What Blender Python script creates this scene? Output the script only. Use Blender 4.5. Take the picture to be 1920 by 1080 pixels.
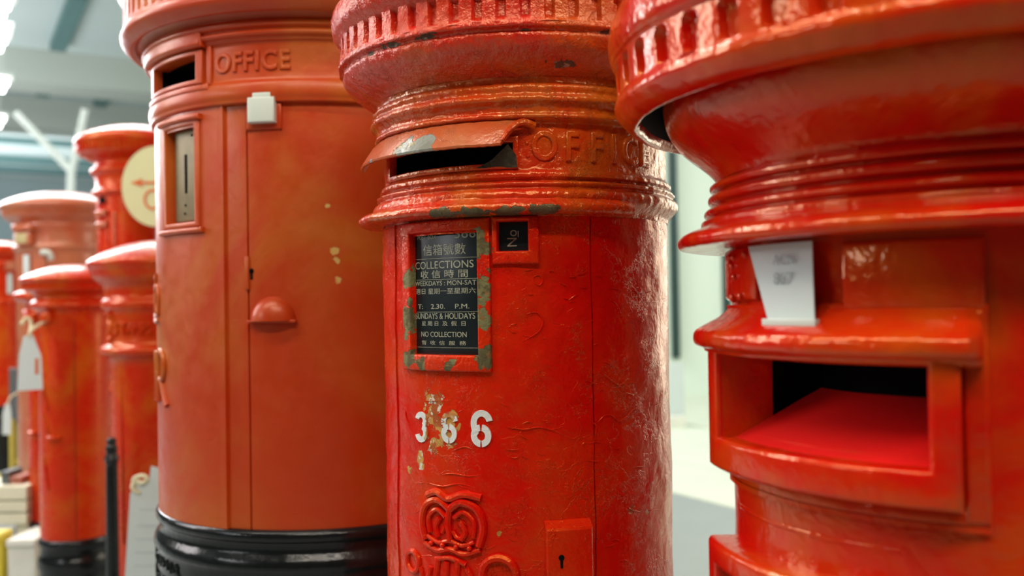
import bpy, math, random
from mathutils import Vector, Matrix, noise as mnoise

# ------------------------------------------------------------------ scene, camera, light
sc = bpy.context.scene
for o in list(bpy.data.objects):
    bpy.data.objects.remove(o)
C = sc.collection
EYE = 1.05
FPX = 1750.0
PITCH = math.radians(0.77)
ROLL = math.radians(0.9)

cam_d = bpy.data.cameras.new('camera')
cam = bpy.data.objects.new('camera', cam_d)
C.objects.link(cam)
cam_d.sensor_width = 36.0
cam_d.lens = 36.0 * FPX / 1920.0
cam_d.clip_start = 0.02
cam_d.clip_end = 200
fw = Vector((0, math.cos(PITCH), math.sin(PITCH)))
r0 = Vector((1, 0, 0))
u0 = Vector((0, -math.sin(PITCH), math.cos(PITCH)))
eu = r0 * math.cos(ROLL) - u0 * math.sin(ROLL)
ev = r0 * math.sin(ROLL) + u0 * math.cos(ROLL)
M = Matrix((( eu.x, ev.x, -fw.x, 0), (eu.y, ev.y, -fw.y, 0), (eu.z, ev.z, -fw.z, EYE), (0, 0, 0, 1)))
cam.matrix_world = M
cam_d.dof.use_dof = True
cam_d.dof.focus_distance = 1.16
cam_d.dof.aperture_fstop = 3.2
sc.camera = cam

sc.view_settings.view_transform = 'Standard'
sc.view_settings.look = 'None'
sc.view_settings.gamma = 1.0
sc.view_settings.exposure = 0.0
sc.view_settings.use_curve_mapping = False

world = bpy.data.worlds.new('hall_air')
sc.world = world
world.use_nodes = True
wn = world.node_tree
bg = wn.nodes['Background']
bg.inputs[0].default_value = (0.92, 1.0, 0.98, 1)
bg.inputs[1].default_value = 0.05


def area(name, loc, target, size, sy, power, col=(1, 1, 1)):
    l = bpy.data.lights.new(name, 'AREA')
    l.shape = 'RECTANGLE'
    l.size = size
    l.size_y = sy
    l.energy = power
    l.color = col
    o = bpy.data.objects.new(name, l)
    C.objects.link(o)
    o.location = loc
    d = Vector(target) - Vector(loc)
    o.rotation_euler = d.to_track_quat('-Z', 'Z').to_euler()
    return o


# rows of ceiling lights of the hall (above and beside the frame), with added sheen lights among them
area('ceiling_lamp_light', (-1.3, 0.3, 3.4), (-0.1, 1.5, 1.0), 2.4, 0.10, 38, (1, 0.91, 0.80))
area('ceiling_lamp_light', (-0.1, -0.9, 3.2), (0.1, 1.3, 0.9), 2.4, 0.08, 46, (1, 0.91, 0.78))
area('ceiling_lamp_light', (1.9, -0.9, 3.2), (0.4, 1.1, 0.9), 2.4, 0.08, 38, (1, 0.90, 0.76))
area('side_sheen_light', (-3.4, -0.2, 2.0), (-0.2, 1.5, 1.2), 0.4, 1.2, 14, (0.98, 0.95, 1))  # this and the next three: unseen lights added for sheen on the boxes
area('side_sheen_light', (-4.0, 2.3, 2.5), (-0.4, 1.9, 1.3), 1.6, 1.2, 60, (1, 0.93, 0.94))
area('side_sheen_light', (2.6, 3.6, 1.6), (0.2, 1.25, 1.0), 1.8, 2.2, 55, (1, 0.90, 0.72))
area('side_sheen_light', (-3.9, 5.6, 2.5), (-0.5, 1.9, 1.1), 1.2, 1.8, 90, (0.96, 0.95, 1))
area('ceiling_lamp_light', (-3.9, 8.3, 4.95), (-3.9, 8.2, 0.0), 3.4, 1.6, 420, (0.98, 1, 1))
area('ceiling_lamp_light', (-3.2, 3.0, 4.2), (-1.7, 3.6, 0.8), 2.6, 0.3, 90, (1, 0.97, 0.93))
area('ceiling_lamp_light', (3.0, 5.0, 4.2), (3.0, 8.5, 0.4), 3.0, 1.2, 150, (0.97, 1, 0.95))
area('ceiling_lamp_light', (-6.5, 7.0, 4.0), (-6.0, 9.5, 0.0), 4.0, 1.2, 90, (0.95, 1, 1))
# unseen area lights added below the roof sheets to brighten them
area('roof_fill_light', (-9.0, 12.0, 2.2), (-7.5, 15.0, 9.0), 5.0, 3.0, 160, (0.95, 1, 1))
area('roof_fill_light', (-13.0, 22.0, 2.2), (-12.0, 25.0, 9.0), 6.0, 4.0, 340, (0.93, 1, 1))


# ------------------------------------------------------------------ geometry helpers


def W(px, py, Y):
    """point seen at pixel (px, py) at depth Y, z relative to the eye"""
    U = px - 960.0
    w = py - 540.0
    u = U * math.cos(ROLL) - w * math.sin(ROLL)
    d = U * math.sin(ROLL) + w * math.cos(ROLL)
    dy = FPX * math.cos(PITCH) + d * math.sin(PITCH)
    dz = FPX * math.sin(PITCH) - d * math.cos(PITCH)
    return Vector((u / dy * Y, Y, dz / dy * Y))


def near(cx, cy, px, py, R):
    """(theta degrees, z) where the ray through a pixel meets a cylinder of radius R"""
    v = W(px, py, 1.0)
    a, c, z = v.x, v.y, v.z
    A = a * a + c * c
    B = -2 * (a * cx + c * cy)
    D = B * B - 4 * A * (cx * cx + cy * cy - R * R)
    t = (-B - math.sqrt(max(D, 0))) / 2 / A
    return math.degrees(math.atan2(c * t - cy, a * t - cx)) + 90, z * t


def P(th, z, r):
    t = math.radians(th)
    return (r * math.sin(t), -r * math.cos(t), z + EYE)


def tag(o, label=None, cat=None, group=None, kind=None):
    if label: o['label'] = label
    if cat: o['category'] = cat
    if group: o['group'] = group
    if kind: o['kind'] = kind
    return o


def empty(name, loc, label=None, cat=None, group=None):
    o = bpy.data.objects.new(name, None)
    o.empty_display_size = 0.1
    C.objects.link(o)
    o.location = loc
    return tag(o, label, cat, group)


class MB:
    def __init__(s):
        s.v = []
        s.f = []

    def add(s, vs, fs):
        n = len(s.v)
        s.v += [tuple(p) for p in vs]
        s.f += [tuple(i + n for i in f) for f in fs]
        return s

    def box(s, x0, x1, y0, y1, z0, z1, m=None):
        vs = [Vector((x, y, z)) for x in (x0, x1) for y in (y0, y1) for z in (z0, z1)]
        if m: vs = [m @ p for p in vs]
        return s.add(vs, [(0, 1, 3, 2), (4, 6, 7, 5), (0, 4, 5, 1), (2, 3, 7, 6), (0, 2, 6, 4), (1, 5, 7, 3)])

    def stack(s, loops, first=False, last=True, n=14, mp=P):
        """loops of curved rectangles (th0, th1, z0, z1, r)"""
        for L in loops:
            base = len(s.v)
            a, b, c, d, r = L
            rb, rt = r if isinstance(r, tuple) else (r, r)
            for k in range(n + 1): s.v.append(tuple(mp(a + (b - a) * k / n, c, rb)))
            for k in range(n + 1): s.v.append(tuple(mp(b + (a - b) * k / n, d, rt)))
            m = 2 * (n + 1)
            if L is not loops[0]:
                for k in range(m):
                    k2 = (k + 1) % m
                    s.f.append((base - m + k, base - m + k2, base + k2, base + k))
        m = 2 * (n + 1)
        for flag, base in ((last, len(s.v) - m), (first, len(s.v) - m * len(loops))):
            if flag:
                for k in range(n):
                    q = (base + k, base + k + 1, base + m - 2 - k, base + m - 1 - k)
                    s.f.append(q if flag is last and base == len(s.v) - m else q[::-1])
        return s

    def slab(s, t0, t1, z0, z1, ra, rb, bev=0.003, n=14):
        """raised curved plate from radius ra out to rb"""
        q = math.degrees(bev / rb)
        i = lambda k, r: (t0 + q * k, t1 - q * k, z0 + bev * k, z1 - bev * k, r)
        return s.stack([i(0, ra), i(0, rb - bev), i(.13, rb - bev * .5), i(.5, rb - bev * .13), i(1, rb)], n=n)

    def frame(s, t0, t1, z0, z1, h, ra, rb, rin, bev=0.003, n=14, back=False):
        """raised curved frame round a hole h=(t0,t1,z0,z1), hole walls go in to rin"""
        q = math.degrees(bev / rb)
        i = lambda k, r: (t0 + q * k, t1 - q * k, z0 + bev * k, z1 - bev * k, r)
        j = lambda k, r: (h[0] - q * k, h[1] + q * k, h[2] - bev * k, h[3] + bev * k, r)
        return s.stack([i(0, ra), i(0, rb - bev), i(.13, rb - bev * .5), i(.5, rb - bev * .13), i(1, rb),
                        j(1, rb), j(.5, rb - bev * .13), j(.13, rb - bev * .5), j(0, rb - bev), j(0, rin)], last=back, n=n)

    def lathe(s, prof, ths, disp=None, skip=None, full=True, mp=P):
        base = len(s.v)
        nt = len(ths)
        for (r, z) in prof:
            for t in ths:
                rr = disp(t, z, r) if disp else r
                s.v.append(mp(t, z, rr))
        for i in range(len(prof) - 1):
            for k in range(nt if full else nt - 1):
                k2 = (k + 1) % nt
                if skip:
                    tm = (ths[k] + (ths[k2] if k2 else ths[0] + 360)) / 2
                    if skip(tm, (prof[i][1] + prof[i + 1][1]) / 2): continue
                a = base + i * nt
                s.f.append((a + k, a + nt + k, a + nt + k2, a + k2))
        return s

    def tube(s, pts, rad, sides=8, closed=False, sub=4, caps=True):
        pts = [Vector(p) for p in pts]
        pts = smooth(pts, sub, closed)
        n = len(pts)
        rads = rad if callable(rad) else (lambda t: rad)
        prev = None
        base = len(s.v)
        for i, p in enumerate(pts):
            a = pts[(i - 1) % n] if (i > 0 or closed) else p
            b = pts[(i + 1) % n] if (i < n - 1 or closed) else p
            t = (b - a).normalized() if (b - a).length > 1e-9 else Vector((0, 0, 1))
            if prev is None:
                prev = t.orthogonal().normalized()
            prev = (prev - t * prev.dot(t))
            prev = prev.normalized() if prev.length > 1e-6 else t.orthogonal().normalized()
            bb = t.cross(prev)
            rr = rads(i / max(1, n - 1))
            for k in range(sides):
                an = 2 * math.pi * k / sides
                s.v.append(tuple(p + prev * math.cos(an) * rr + bb * math.sin(an) * rr))
        for i in range(n if closed else n - 1):
            for k in range(sides):
                k2 = (k + 1) % sides
                i2 = (i + 1) % n
                s.f.append((base + i * sides + k, base + i * sides + k2, base + i2 * sides + k2, base + i2 * sides + k))
        if caps and not closed:
            s.f.append(tuple(base + k for k in range(sides))[::-1])
            s.f.append(tuple(base + (n - 1) * sides + k for k in range(sides)))
        return s

    def wtube(s, uv, rad, tc, zc, r, sub=4, closed=False, sides=8):
        """tube lying on a cylinder; uv in metres from (tc, zc)"""
        pts = [P(tc + math.degrees(u / r), zc + v, r) for u, v in uv]
        return s.tube(pts, rad, sides=sides, sub=sub, closed=closed)

    def ball(s, c, r, n=10, sq=(1, 1, 1)):
        vs, fs = [], []
        for i in range(n + 1):
            a = math.pi * i / n
            for k in range(n * 2):
                b = math.pi * k / n
                vs.append((c[0] + r * sq[0] * math.sin(a) * math.cos(b), c[1] + r * sq[1] * math.sin(a) * math.sin(b), c[2] + r * sq[2] * math.cos(a)))
        for i in range(n):
            for k in range(n * 2):
                k2 = (k + 1) % (2 * n)
                fs.append((i * 2 * n + k, (i + 1) * 2 * n + k, (i + 1) * 2 * n + k2, i * 2 * n + k2))
        return s.add(vs, fs)

    def build(s, name, mat, parent=None, angle=40, bevel=0, flat=False):
        me = bpy.data.meshes.new(name)
        me.from_pydata(s.v, [], s.f)
        me.validate()
        if not flat:
            me.polygons.foreach_set('use_smooth', [True] * len(me.polygons))
            me.set_sharp_from_angle(angle=math.radians(angle))
        me.materials.append(mat)
        o = bpy.data.objects.new(name, me)
        C.objects.link(o)
        if parent: o.parent = parent
        if bevel:
            b = o.modifiers.new('bevel', 'BEVEL')
            b.width = bevel
            b.segments = 3
            b.limit_method = 'ANGLE'
        return o


def smooth(pts, sub, closed=False):
    if sub <= 1 or len(pts) < 3: return pts
    out = []
    n = len(pts)
    for i in range(n if closed else n - 1):
        p0 = pts[(i - 1) % n] if (closed or i > 0) else pts[0]
        p1 = pts[i]
        p2 = pts[(i + 1) % n]
        p3 = pts[(i + 2) % n] if (closed or i + 2 < n) else pts[-1]
        for k in range(sub):
            t = k / sub
            out.append(0.5 * ((2 * p1) + (p2 - p0) * t + (2 * p0 - 5 * p1 + 4 * p2 - p3) * t * t + (3 * p1 - p0 - 3 * p2 + p3) * t ** 3))
    if not closed: out.append(pts[-1])
    return out


def chaikin(prof, it=2, k=0.25):
    for _ in range(it):
        out = [prof[0]]
        for a, b in zip(prof[:-1], prof[1:]):
            out.append((a[0] + (b[0] - a[0]) * k, a[1] + (b[1] - a[1]) * k))
            out.append((a[0] + (b[0] - a[0]) * (1 - k), a[1] + (b[1] - a[1]) * (1 - k)))
        out.append(prof[-1])
        prof = out
    return prof


def dense(prof, step):
    out = []
    for a, b in zip(prof[:-1], prof[1:]):
        n = max(1, int(math.hypot(b[0] - a[0], b[1] - a[1]) / step))
        for k in range(n): out.append((a[0] + (b[0] - a[0]) * k / n, a[1] + (b[1] - a[1]) * k / n))
    out.append(prof[-1])
    return out


def angles(n, extra=()):
    a = [-180 + 360 * k / n for k in range(n)]
    for e in extra:
        a = [t for t in a if abs(t - e) > 0.1] + [e]
    return sorted(a)


def text_mesh(body, size, extrude=0.0, bevel=0.0, offset=0.0, xs=1.0, rot=0.0, align='CENTER', spacing=1.0, res=4):
    cu = bpy.data.curves.new('lettering', 'FONT')
    cu.body = body
    cu.size = size
    cu.align_x = align
    cu.align_y = 'CENTER'
    cu.extrude = extrude
    cu.bevel_depth = bevel
    cu.bevel_resolution = 2
    cu.offset = offset
    cu.space_character = spacing
    cu.resolution_u = res
    o = bpy.data.objects.new('lettering', cu)
    C.objects.link(o)
    bpy.context.view_layer.update()
    dg = bpy.context.evaluated_depsgraph_get()
    me = o.evaluated_get(dg).to_mesh()
    c, s_ = math.cos(rot), math.sin(rot)
    vs = [(v.co.x * xs, v.co.y, v.co.z) for v in me.vertices]
    vs = [(x * c - y * s_, x * s_ + y * c, z) for x, y, z in vs]
    fs = [tuple(p.vertices) for p in me.polygons]
    o.evaluated_get(dg).to_mesh_clear()
    bpy.data.objects.remove(o)
    bpy.data.curves.remove(cu)
    return vs, fs


def wrap_text(mb, body, size, tc, zc, r, **k):
    vs, fs = text_mesh(body, size, **k)
    mb.add([P(tc + math.degrees(x / r), zc + y, r + z) for x, y, z in vs], fs)
    return mb


# ------------------------------------------------------------------ materials
MATS = {}


def newmat(name):
    m = bpy.data.materials.new(name)
    m.use_nodes = True
    MATS[name] = m
    nt = m.node_tree
    return m, nt, nt.nodes['Principled BSDF'], nt.nodes.new, nt.links.new


def plain(name, col, rough=0.5, metal=0.0, noise=0.12, scale=14, bump=0.0, coat=0.0, emit=None, spec=0.5):
    m, nt, b, N, L = newmat(name)
    tc = N('ShaderNodeTexCoord')
    nz = N('ShaderNodeTexNoise')
    nz.inputs['Scale'].default_value = scale
    nz.inputs['Detail'].default_value = 4
    L(tc.outputs['Object'], nz.inputs['Vector'])
    mx = N('ShaderNodeMix')
    mx.data_type = 'RGBA'
    mx.inputs['A'].default_value = tuple(c * (1 - noise) for c in col) + (1,)
    mx.inputs['B'].default_value = tuple(min(1, c * (1 + noise)) for c in col) + (1,)
    L(nz.outputs[0], mx.inputs['Factor'])
    L(mx.outputs['Result'], b.inputs['Base Color'])
    b.inputs['Roughness'].default_value = rough
    b.inputs['Metallic'].default_value = metal
    b.inputs['Coat Weight'].default_value = coat
    b.inputs['Specular IOR Level'].default_value = spec
    if bump:
        bp = N('ShaderNodeBump')
        bp.inputs['Distance'].default_value = bump
        bp.inputs['Strength'].default_value = 1
        L(nz.outputs[0], bp.inputs['Height'])
        L(bp.outputs[0], b.inputs['Normal'])
    if emit:
        b.inputs['Emission Color'].default_value = tuple(emit[:3]) + (1,)
        b.inputs['Emission Strength'].default_value = emit[3]
    return m


def paint(name, col, col2, rough=0.28, bumps=((25, 0.0012), (160, 0.0002)), crack=0.0, chips=(), chipcols=((0.07, 0.075, 0.045), (0.16, 0.19, 0.17), (0.2, 0.14, 0.06)), speck=0.0, tint=(1, 0.72, 0.45), coat=0.25, mott=6, chipw=0.9, chipbump=0.0012, chipscale=55, spec=0.6, crough=0.14):
    """thick gloss paint on cast iron, with chips that show what lies under it"""
    m, nt, b, N, L = newmat(name)

    def math_(op, a, c=None, clamp=False):
        n = N('ShaderNodeMath')
        n.operation = op
        n.use_clamp = clamp
        for i, q in enumerate((a, c)):
            if q is None: continue
            if isinstance(q, (int, float)): n.inputs[i].default_value = q
            else: L(q, n.inputs[i])
        return n.outputs[0]
    tc = N('ShaderNodeTexCoord')
    ob = tc.outputs['Object']

    def noise(scale, detail=3, dist=0.0, rough_=0.55):
        n = N('ShaderNodeTexNoise')
        n.inputs['Scale'].default_value = scale
        n.inputs['Detail'].default_value = detail
        n.inputs['Distortion'].default_value = dist
        n.inputs['Roughness'].default_value = rough_
        L(ob, n.inputs['Vector'])
        return n.outputs[0]

    def rng(v, a, c, o1=0.0, o2=1.0):
        n = N('ShaderNodeMapRange')
        n.inputs[1].default_value = a
        n.inputs[2].default_value = c
        n.inputs[3].default_value = o1
        n.inputs[4].default_value = o2
        n.interpolation_type = 'SMOOTHSTEP'
        L(v, n.inputs[0])
        return n.outputs[0]

    def mix(f, a, c):
        n = N('ShaderNodeMix')
        n.data_type = 'RGBA'
        for k, q in (('Factor', f), ('A', a), ('B', c)):
            if isinstance(q, tuple): n.inputs[k].default_value = q + (1,)
            else: L(q, n.inputs[k])
        return n.outputs['Result']
    base = mix(rng(noise(mott, 5, 0.6), 0.42, 0.72), col, col2)
    h = None
    for i, (scl, amp) in enumerate(bumps):
        t = math_('MULTIPLY', noise(scl, 4 if i == 0 else 2, 0.8 if i == 0 else 0.0), amp)
        h = t if h is None else math_('ADD', h, t)
    if crack:
        for scl, th_ in ((17, 0.012), (41, 0.02)):
            vo = N('ShaderNodeTexVoronoi')
            vo.feature = 'DISTANCE_TO_EDGE'
            vo.inputs['Scale'].default_value = scl
            wv = N('ShaderNodeMix')
            wv.data_type = 'VECTOR'
            wv.inputs['Factor'].default_value = 0.12
            nn = N('ShaderNodeTexNoise')
            nn.inputs['Scale'].default_value = scl * 1.7
            nn.inputs['Detail'].default_value = 5
            L(ob, nn.inputs['Vector'])
            L(ob, wv.inputs['A'])
            L(nn.outputs['Color'], wv.inputs['B'])
            L(wv.outputs['Result'], vo.inputs['Vector'])
            ridge = rng(vo.outputs['Distance'], 0.0, th_ * 2.2, 1.0, 0.0)
            gate = rng(noise(scl * 0.5, 2), 0.5, 0.62)
            h = math_('ADD', h, math_('MULTIPLY', math_('MULTIPLY', ridge, gate), crack))
    mask = None
    if chips or speck:
        nz = math_('SUBTRACT', noise(chipscale, 6, 0.4, 0.6), 0.5)
        if speck:
            mask = rng(noise(33, 5, 0.2, 0.6), 0.73 - speck, 0.75 - speck)
        for (th, z, r, rad, sx) in chips:
            vm = N('ShaderNodeVectorMath')
            vm.operation = 'SUBTRACT'
            L(ob, vm.inputs[0])
            vm.inputs[1].default_value = P(th, z, r)
            vs = N('ShaderNodeVectorMath')
            vs.operation = 'MULTIPLY'
            L(vm.outputs[0], vs.inputs[0])
            vs.inputs[1].default_value = (1 / sx, 1 / sx, 1)
            ln = N('ShaderNodeVectorMath')
            ln.operation = 'LENGTH'
            L(vs.outputs[0], ln.inputs[0])
            d = math_('SUBTRACT', 1.0, math_('DIVIDE', ln.outputs['Value'], rad))
            t = math_('ADD', d, math_('MULTIPLY', nz, chipw * 3.0))
            t = rng(t, 0.38, 0.42)
            t = math_('MULTIPLY', t, rng(d, -0.15, 0.0))
            mask = t if mask is None else math_('MAXIMUM', mask, t)
        cc = mix(rng(noise(38, 4), 0.42, 0.5), chipcols[0], chipcols[1])
        cc = mix(rng(noise(95, 3), 0.56, 0.62), cc, chipcols[2])
        base = mix(mask, base, cc)
        h = math_('SUBTRACT', h, math_('MULTIPLY', mask, chipbump))
    L(base, b.inputs['Base Color'])
    bp = N('ShaderNodeBump')
    bp.inputs['Strength'].default_value = 1.0
    bp.inputs['Distance'].default_value = 1.0
    L(h, bp.inputs['Height'])
    L(bp.outputs[0], b.inputs['Normal'])
    rr = rng(noise(30, 4), 0.3, 0.7, rough * 0.8, rough * 1.2)
    if mask is not None:
        rr = math_('ADD', rr, math_('MULTIPLY', mask, 0.35), True)
    L(rr, b.inputs['Roughness'])
    b.inputs['Specular Tint'].default_value = tint + (1,)
    b.inputs['Specular IOR Level'].default_value = spec
    b.inputs['Coat Weight'].default_value = coat
    b.inputs['Coat Roughness'].default_value = crough
    L(bp.outputs[0], b.inputs['Coat Normal'])
    return m


RED = (0.63, 0.003, 0.002)
RED2 = (0.62, 0.034, 0.003)
WARM = (1, 0.50, 0.08)
BCX, BCY = 0.021, 1.332
ACX, ACY = -0.379, 1.952
DCX, DCY = 0.451, 0.931
nb = lambda x, y, r=0.2: near(BCX, BCY, x, y, r)
na = lambda x, y, r=0.336: near(ACX, ACY, x, y, r)
nd = lambda x, y, r=0.2273: near(DCX, DCY, x, y, r)


def chip(fn, x, y, r, rad, sx=1.0):
    t, z = fn(x, y, r)
    return (t, z, r, rad, sx)


m_hero = paint('crazed_red_gloss_paint', RED, RED2, 0.27, ((20, 0.0022), (60, 0.0010), (240, 0.0002)), crack=0.0004, tint=WARM, coat=0.03, spec=0.8,
               chips=[chip(nb, 812, 765, 0.2, 0.030, 0.8), chip(nb, 832, 800, 0.2, 0.034, 0.8), chip(nb, 790, 865, 0.2, 0.018, 0.6), chip(nb, 812, 835, 0.2, 0.018, 0.7),
                      chip(nb, 768, 880, 0.2, 0.008), chip(nb, 935, 1000, 0.2, 0.006), chip(nb, 1185, 955, 0.2, 0.008),
                      chip(nb, 1213, 960, 0.2, 0.007)],
               chipcols=((0.36, 0.07, 0.02), (0.5, 0.26, 0.07), (0.62, 0.62, 0.5)), speck=0.0, chipscale=75)
m_hero_band = paint('weathered_red_paint_on_ring', (0.57, 0.018, 0.003), (0.50, 0.120, 0.008), 0.25, ((30, 0.003), (90, 0.0014), (300, 0.0004)), crack=0.0005, tint=(1, 0.6, 0.2), coat=0.25, crough=0.1, spec=1.0,
                    chips=[chip(nb, 830, 403, 0.23, 0.014, 2.5), chip(nb, 880, 400, 0.23, 0.013, 3.0), chip(nb, 955, 396, 0.226, 0.012, 3.0), chip(nb, 1020, 393, 0.222, 0.011, 3.0),
                           chip(nb, 705, 408, 0.23, 0.006), chip(nb, 1030, 395, 0.23, 0.010, 1.5)],
                    chipcols=((0.03, 0.032, 0.018), (0.06, 0.06, 0.035), (0.08, 0.06, 0.03)), chipscale=60, chipw=0.5)
m_hero_cap = paint('rough_red_paint_on_cap', (0.57, 0.010, 0.003), (0.52, 0.085, 0.008), 0.27, ((30, 0.0025), (110, 0.0012), (420, 0.0008)), crack=0.0004, tint=(1, 0.6, 0.3), coat=0.3, crough=0.15, spec=1.0,
                   chips=[chip(nb, 692, 100, 0.256, 0.0045, 5), chip(nb, 735, 84, 0.256, 0.0045, 6), chip(nb, 800, 68, 0.256, 0.0035, 6), chip(nb, 985, 55, 0.256, 0.0035, 5), chip(nb, 1140, 60, 0.256, 0.003, 5), chip(nb, 1060, 118, 0.24, 0.008, 3.5)],
                   chipcols=((0.03, 0.02, 0.015), (0.06, 0.03, 0.02), (0.3, 0.2, 0.15)), chipscale=70)
m_hood = paint('peeling_red_paint_on_hood', (0.45, 0.07, 0.015), (0.46, 0.15, 0.05), 0.3, ((40, 0.0008), (200, 0.0002)), crack=0.0004, coat=0.4,
               chips=[chip(nb, 765, 288, 0.228, 0.036, 1.2), chip(nb, 792, 276, 0.224, 0.030, 1.2), chip(nb, 815, 290, 0.228, 0.010, 2.0), chip(nb, 870, 296, 0.231, 0.006, 3.0), chip(nb, 915, 292, 0.231, 0.005, 2.5),
                      chip(nb, 695, 302, 0.231, 0.006, 1.5)],
               chipcols=((0.17, 0.19, 0.16), (0.22, 0.25, 0.22), (0.33, 0.28, 0.14)), chipscale=70, chipw=0.45)
m_wframe = paint('flaking_paint_on_frame', RED, RED2, 0.4, tint=WARM, coat=0.08, bumps=((60, 0.0025), (260, 0.0005)), crack=0.0006,
                 chips=[chip(nb, 768, 520, 0.206, 0.022), chip(nb, 766, 600, 0.206, 0.032), chip(nb, 764, 670, 0.206, 0.02),
                        chip(nb, 905, 460, 0.206, 0.024), chip(nb, 905, 540, 0.206, 0.028), chip(nb, 905, 600, 0.206, 0.02), chip(nb, 910, 670, 0.206, 0.024),
                        chip(nb, 790, 684, 0.206, 0.016), chip(nb, 845, 684, 0.206, 0.014)],
                 chipcols=((0.085, 0.085, 0.045), (0.16, 0.17, 0.08), (0.22, 0.12, 0.05)), chipscale=60, chipw=0.8)
m_a = paint('faded_red_paint', (0.46, 0.038, 0.005), (0.48, 0.125, 0.014), 0.42, ((10, 0.0012), (120, 0.0002)), crack=0.0,
            chips=[chip(na, 628, 468, 0.336, 0.010), chip(na, 632, 490, 0.336, 0.010), chip(na, 633, 525, 0.336, 0.009), chip(na, 615, 385, 0.336, 0.008)],
            chipcols=((0.6, 0.3, 0.08), (0.62, 0.42, 0.12), (0.6, 0.5, 0.2)), tint=(1, 0.5, 0.3), coat=0.25, mott=3, crough=0.25, spec=0.75)
m_d = paint('wet_looking_red_gloss_paint', (0.60, 0.004, 0.002), (0.57, 0.065, 0.003), 0.22, ((16, 0.002), (75, 0.0010)), crack=0.0, tint=WARM, coat=0.35, mott=7, crough=0.05, spec=0.8)
m_f = paint('orange_red_paint', (0.55, 0.018, 0.004), (0.55, 0.085, 0.006), 0.3, ((12, 0.0015), (60, 0.0005)), tint=(1, 0.5, 0.15), coat=0.08, spec=0.7)
m_h = paint('pale_faded_red_paint', (0.5, 0.12, 0.05), (0.52, 0.2, 0.09), 0.35, ((12, 0.001),), tint=(1, 0.9, 0.8), coat=0.3)
m_blk = paint('black_gloss_paint', (0.006, 0.008, 0.008), (0.012, 0.014, 0.013), 0.2, ((14, 0.0015), (70, 0.0005)), tint=(1, 1, 1), coat=0.0, spec=0.35)
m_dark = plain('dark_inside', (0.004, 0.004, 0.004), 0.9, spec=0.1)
m_inred = plain('red_paint_inside_chute', (0.72, 0.012, 0.010), 0.45, spec=0.25)
m_seam = plain('dark_seam', (0.012, 0.004, 0.003), 0.8, spec=0.1)
m_letter = plain('cream_lettering', (0.33, 0.34, 0.24), 0.5, noise=0.6, scale=90)
m_plate = plain('black_enamel_plate', (0.004, 0.009, 0.010), 0.32, noise=0.4, scale=40, bump=0.0001, coat=0.0, spec=0.5)
m_white = plain('white_enamel', (0.62, 0.70, 0.62), 0.35, noise=0.05)
m_card = plain('white_card', (0.62, 0.70, 0.67), 0.75, noise=0.04, spec=0.2)
m_print = plain('grey_print', (0.36, 0.41, 0.42), 0.8)
m_brass = plain('tarnished_brass', (0.21, 0.17, 0.08), 0.5, 0.25, noise=0.35, scale=30, bump=0.001)
m_sten = paint('white_stencil_paint', (0.74, 0.76, 0.72), (0.62, 0.64, 0.62), 0.4, ((60, 0.0015), (260, 0.0004)),
               chips=[chip(nb, 812, 790, 0.2, 0.028, 0.8), chip(nb, 828, 775, 0.2, 0.026, 1.0), chip(nb, 810, 815, 0.2, 0.022, 0.8)],
               chipcols=((0.45, 0.03, 0.01), (0.5, 0.2, 0.04), (0.5, 0.4, 0.2)), tint=(1, 1, 1), chipscale=75)
m_yel = plain('pale_yellow_enamel', (0.66, 0.68, 0.36), 0.4, noise=0.05)
m_rust = plain('orange_sign_paint', (0.62, 0.12, 0.01), 0.5)
m_faint = plain('faint_print', (0.50, 0.57, 0.56), 0.8)
m_string = plain('cream_string', (0.72, 0.68, 0.45), 0.9)
m_wood = plain('pale_planks', (0.75, 0.74, 0.55), 0.7, noise=0.2, scale=6)
m_olive = plain('yellow_frame_paint', (0.52, 0.45, 0.08), 0.5, noise=0.3)
m_grey = plain('dark_grey_plate', (0.10, 0.12, 0.12), 0.5, noise=0.3)
m_crate = plain('white_crate_plastic', (0.75, 0.76, 0.66), 0.6)
m_teal = plain('teal_steel', (0.13, 0.24, 0.24), 0.6)
m_roof = plain('pale_roof_sheet', (0.60, 0.67, 0.67), 0.85, noise=0.06, scale=0.4)
m_beam = plain('pale_beam', (0.58, 0.61, 0.56), 0.8, noise=0.05, scale=0.5)
m_wallw = plain('pale_green_panel', (0.74, 0.84, 0.72), 0.8, noise=0.03, scale=0.6)
m_wallf = plain('blue_grey_wall', (0.42, 0.50, 0.52), 0.9, noise=0.05, scale=0.5)
m_bar = plain('dark_green_frame', (0.012, 0.045, 0.04), 0.5)
m_lamp = plain('fluorescent_tube', (0.9, 0.95, 0.95), 0.5, emit=(0.95, 1.0, 0.98, 9.0))
m_floor = plain('grey_concrete', (0.30, 0.33, 0.32), 0.45, noise=0.12, scale=2.5, bump=0.001)
m_mat = plain('cream_floor_covering', (0.70, 0.74, 0.60), 0.6, noise=0.08, scale=2)

# ------------------------------------------------------------------ the hall
YAW = math.radians(31)
d1 = Vector((math.cos(YAW), math.sin(YAW), 0))      # across the hall, right and away
d2 = Vector((-math.sin(YAW), math.cos(YAW), 0))     # along the hall, left and away
RY = Matrix.Rotation(YAW, 4, 'Z')


def hall(a, b, z): return d1 * a + d2 * b + Vector((0, 0, z))


tag(MB().box(-16, 16, -3, 36, -0.1, 0.0, RY).build('floor', m_floor, flat=True), kind='structure')
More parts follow.
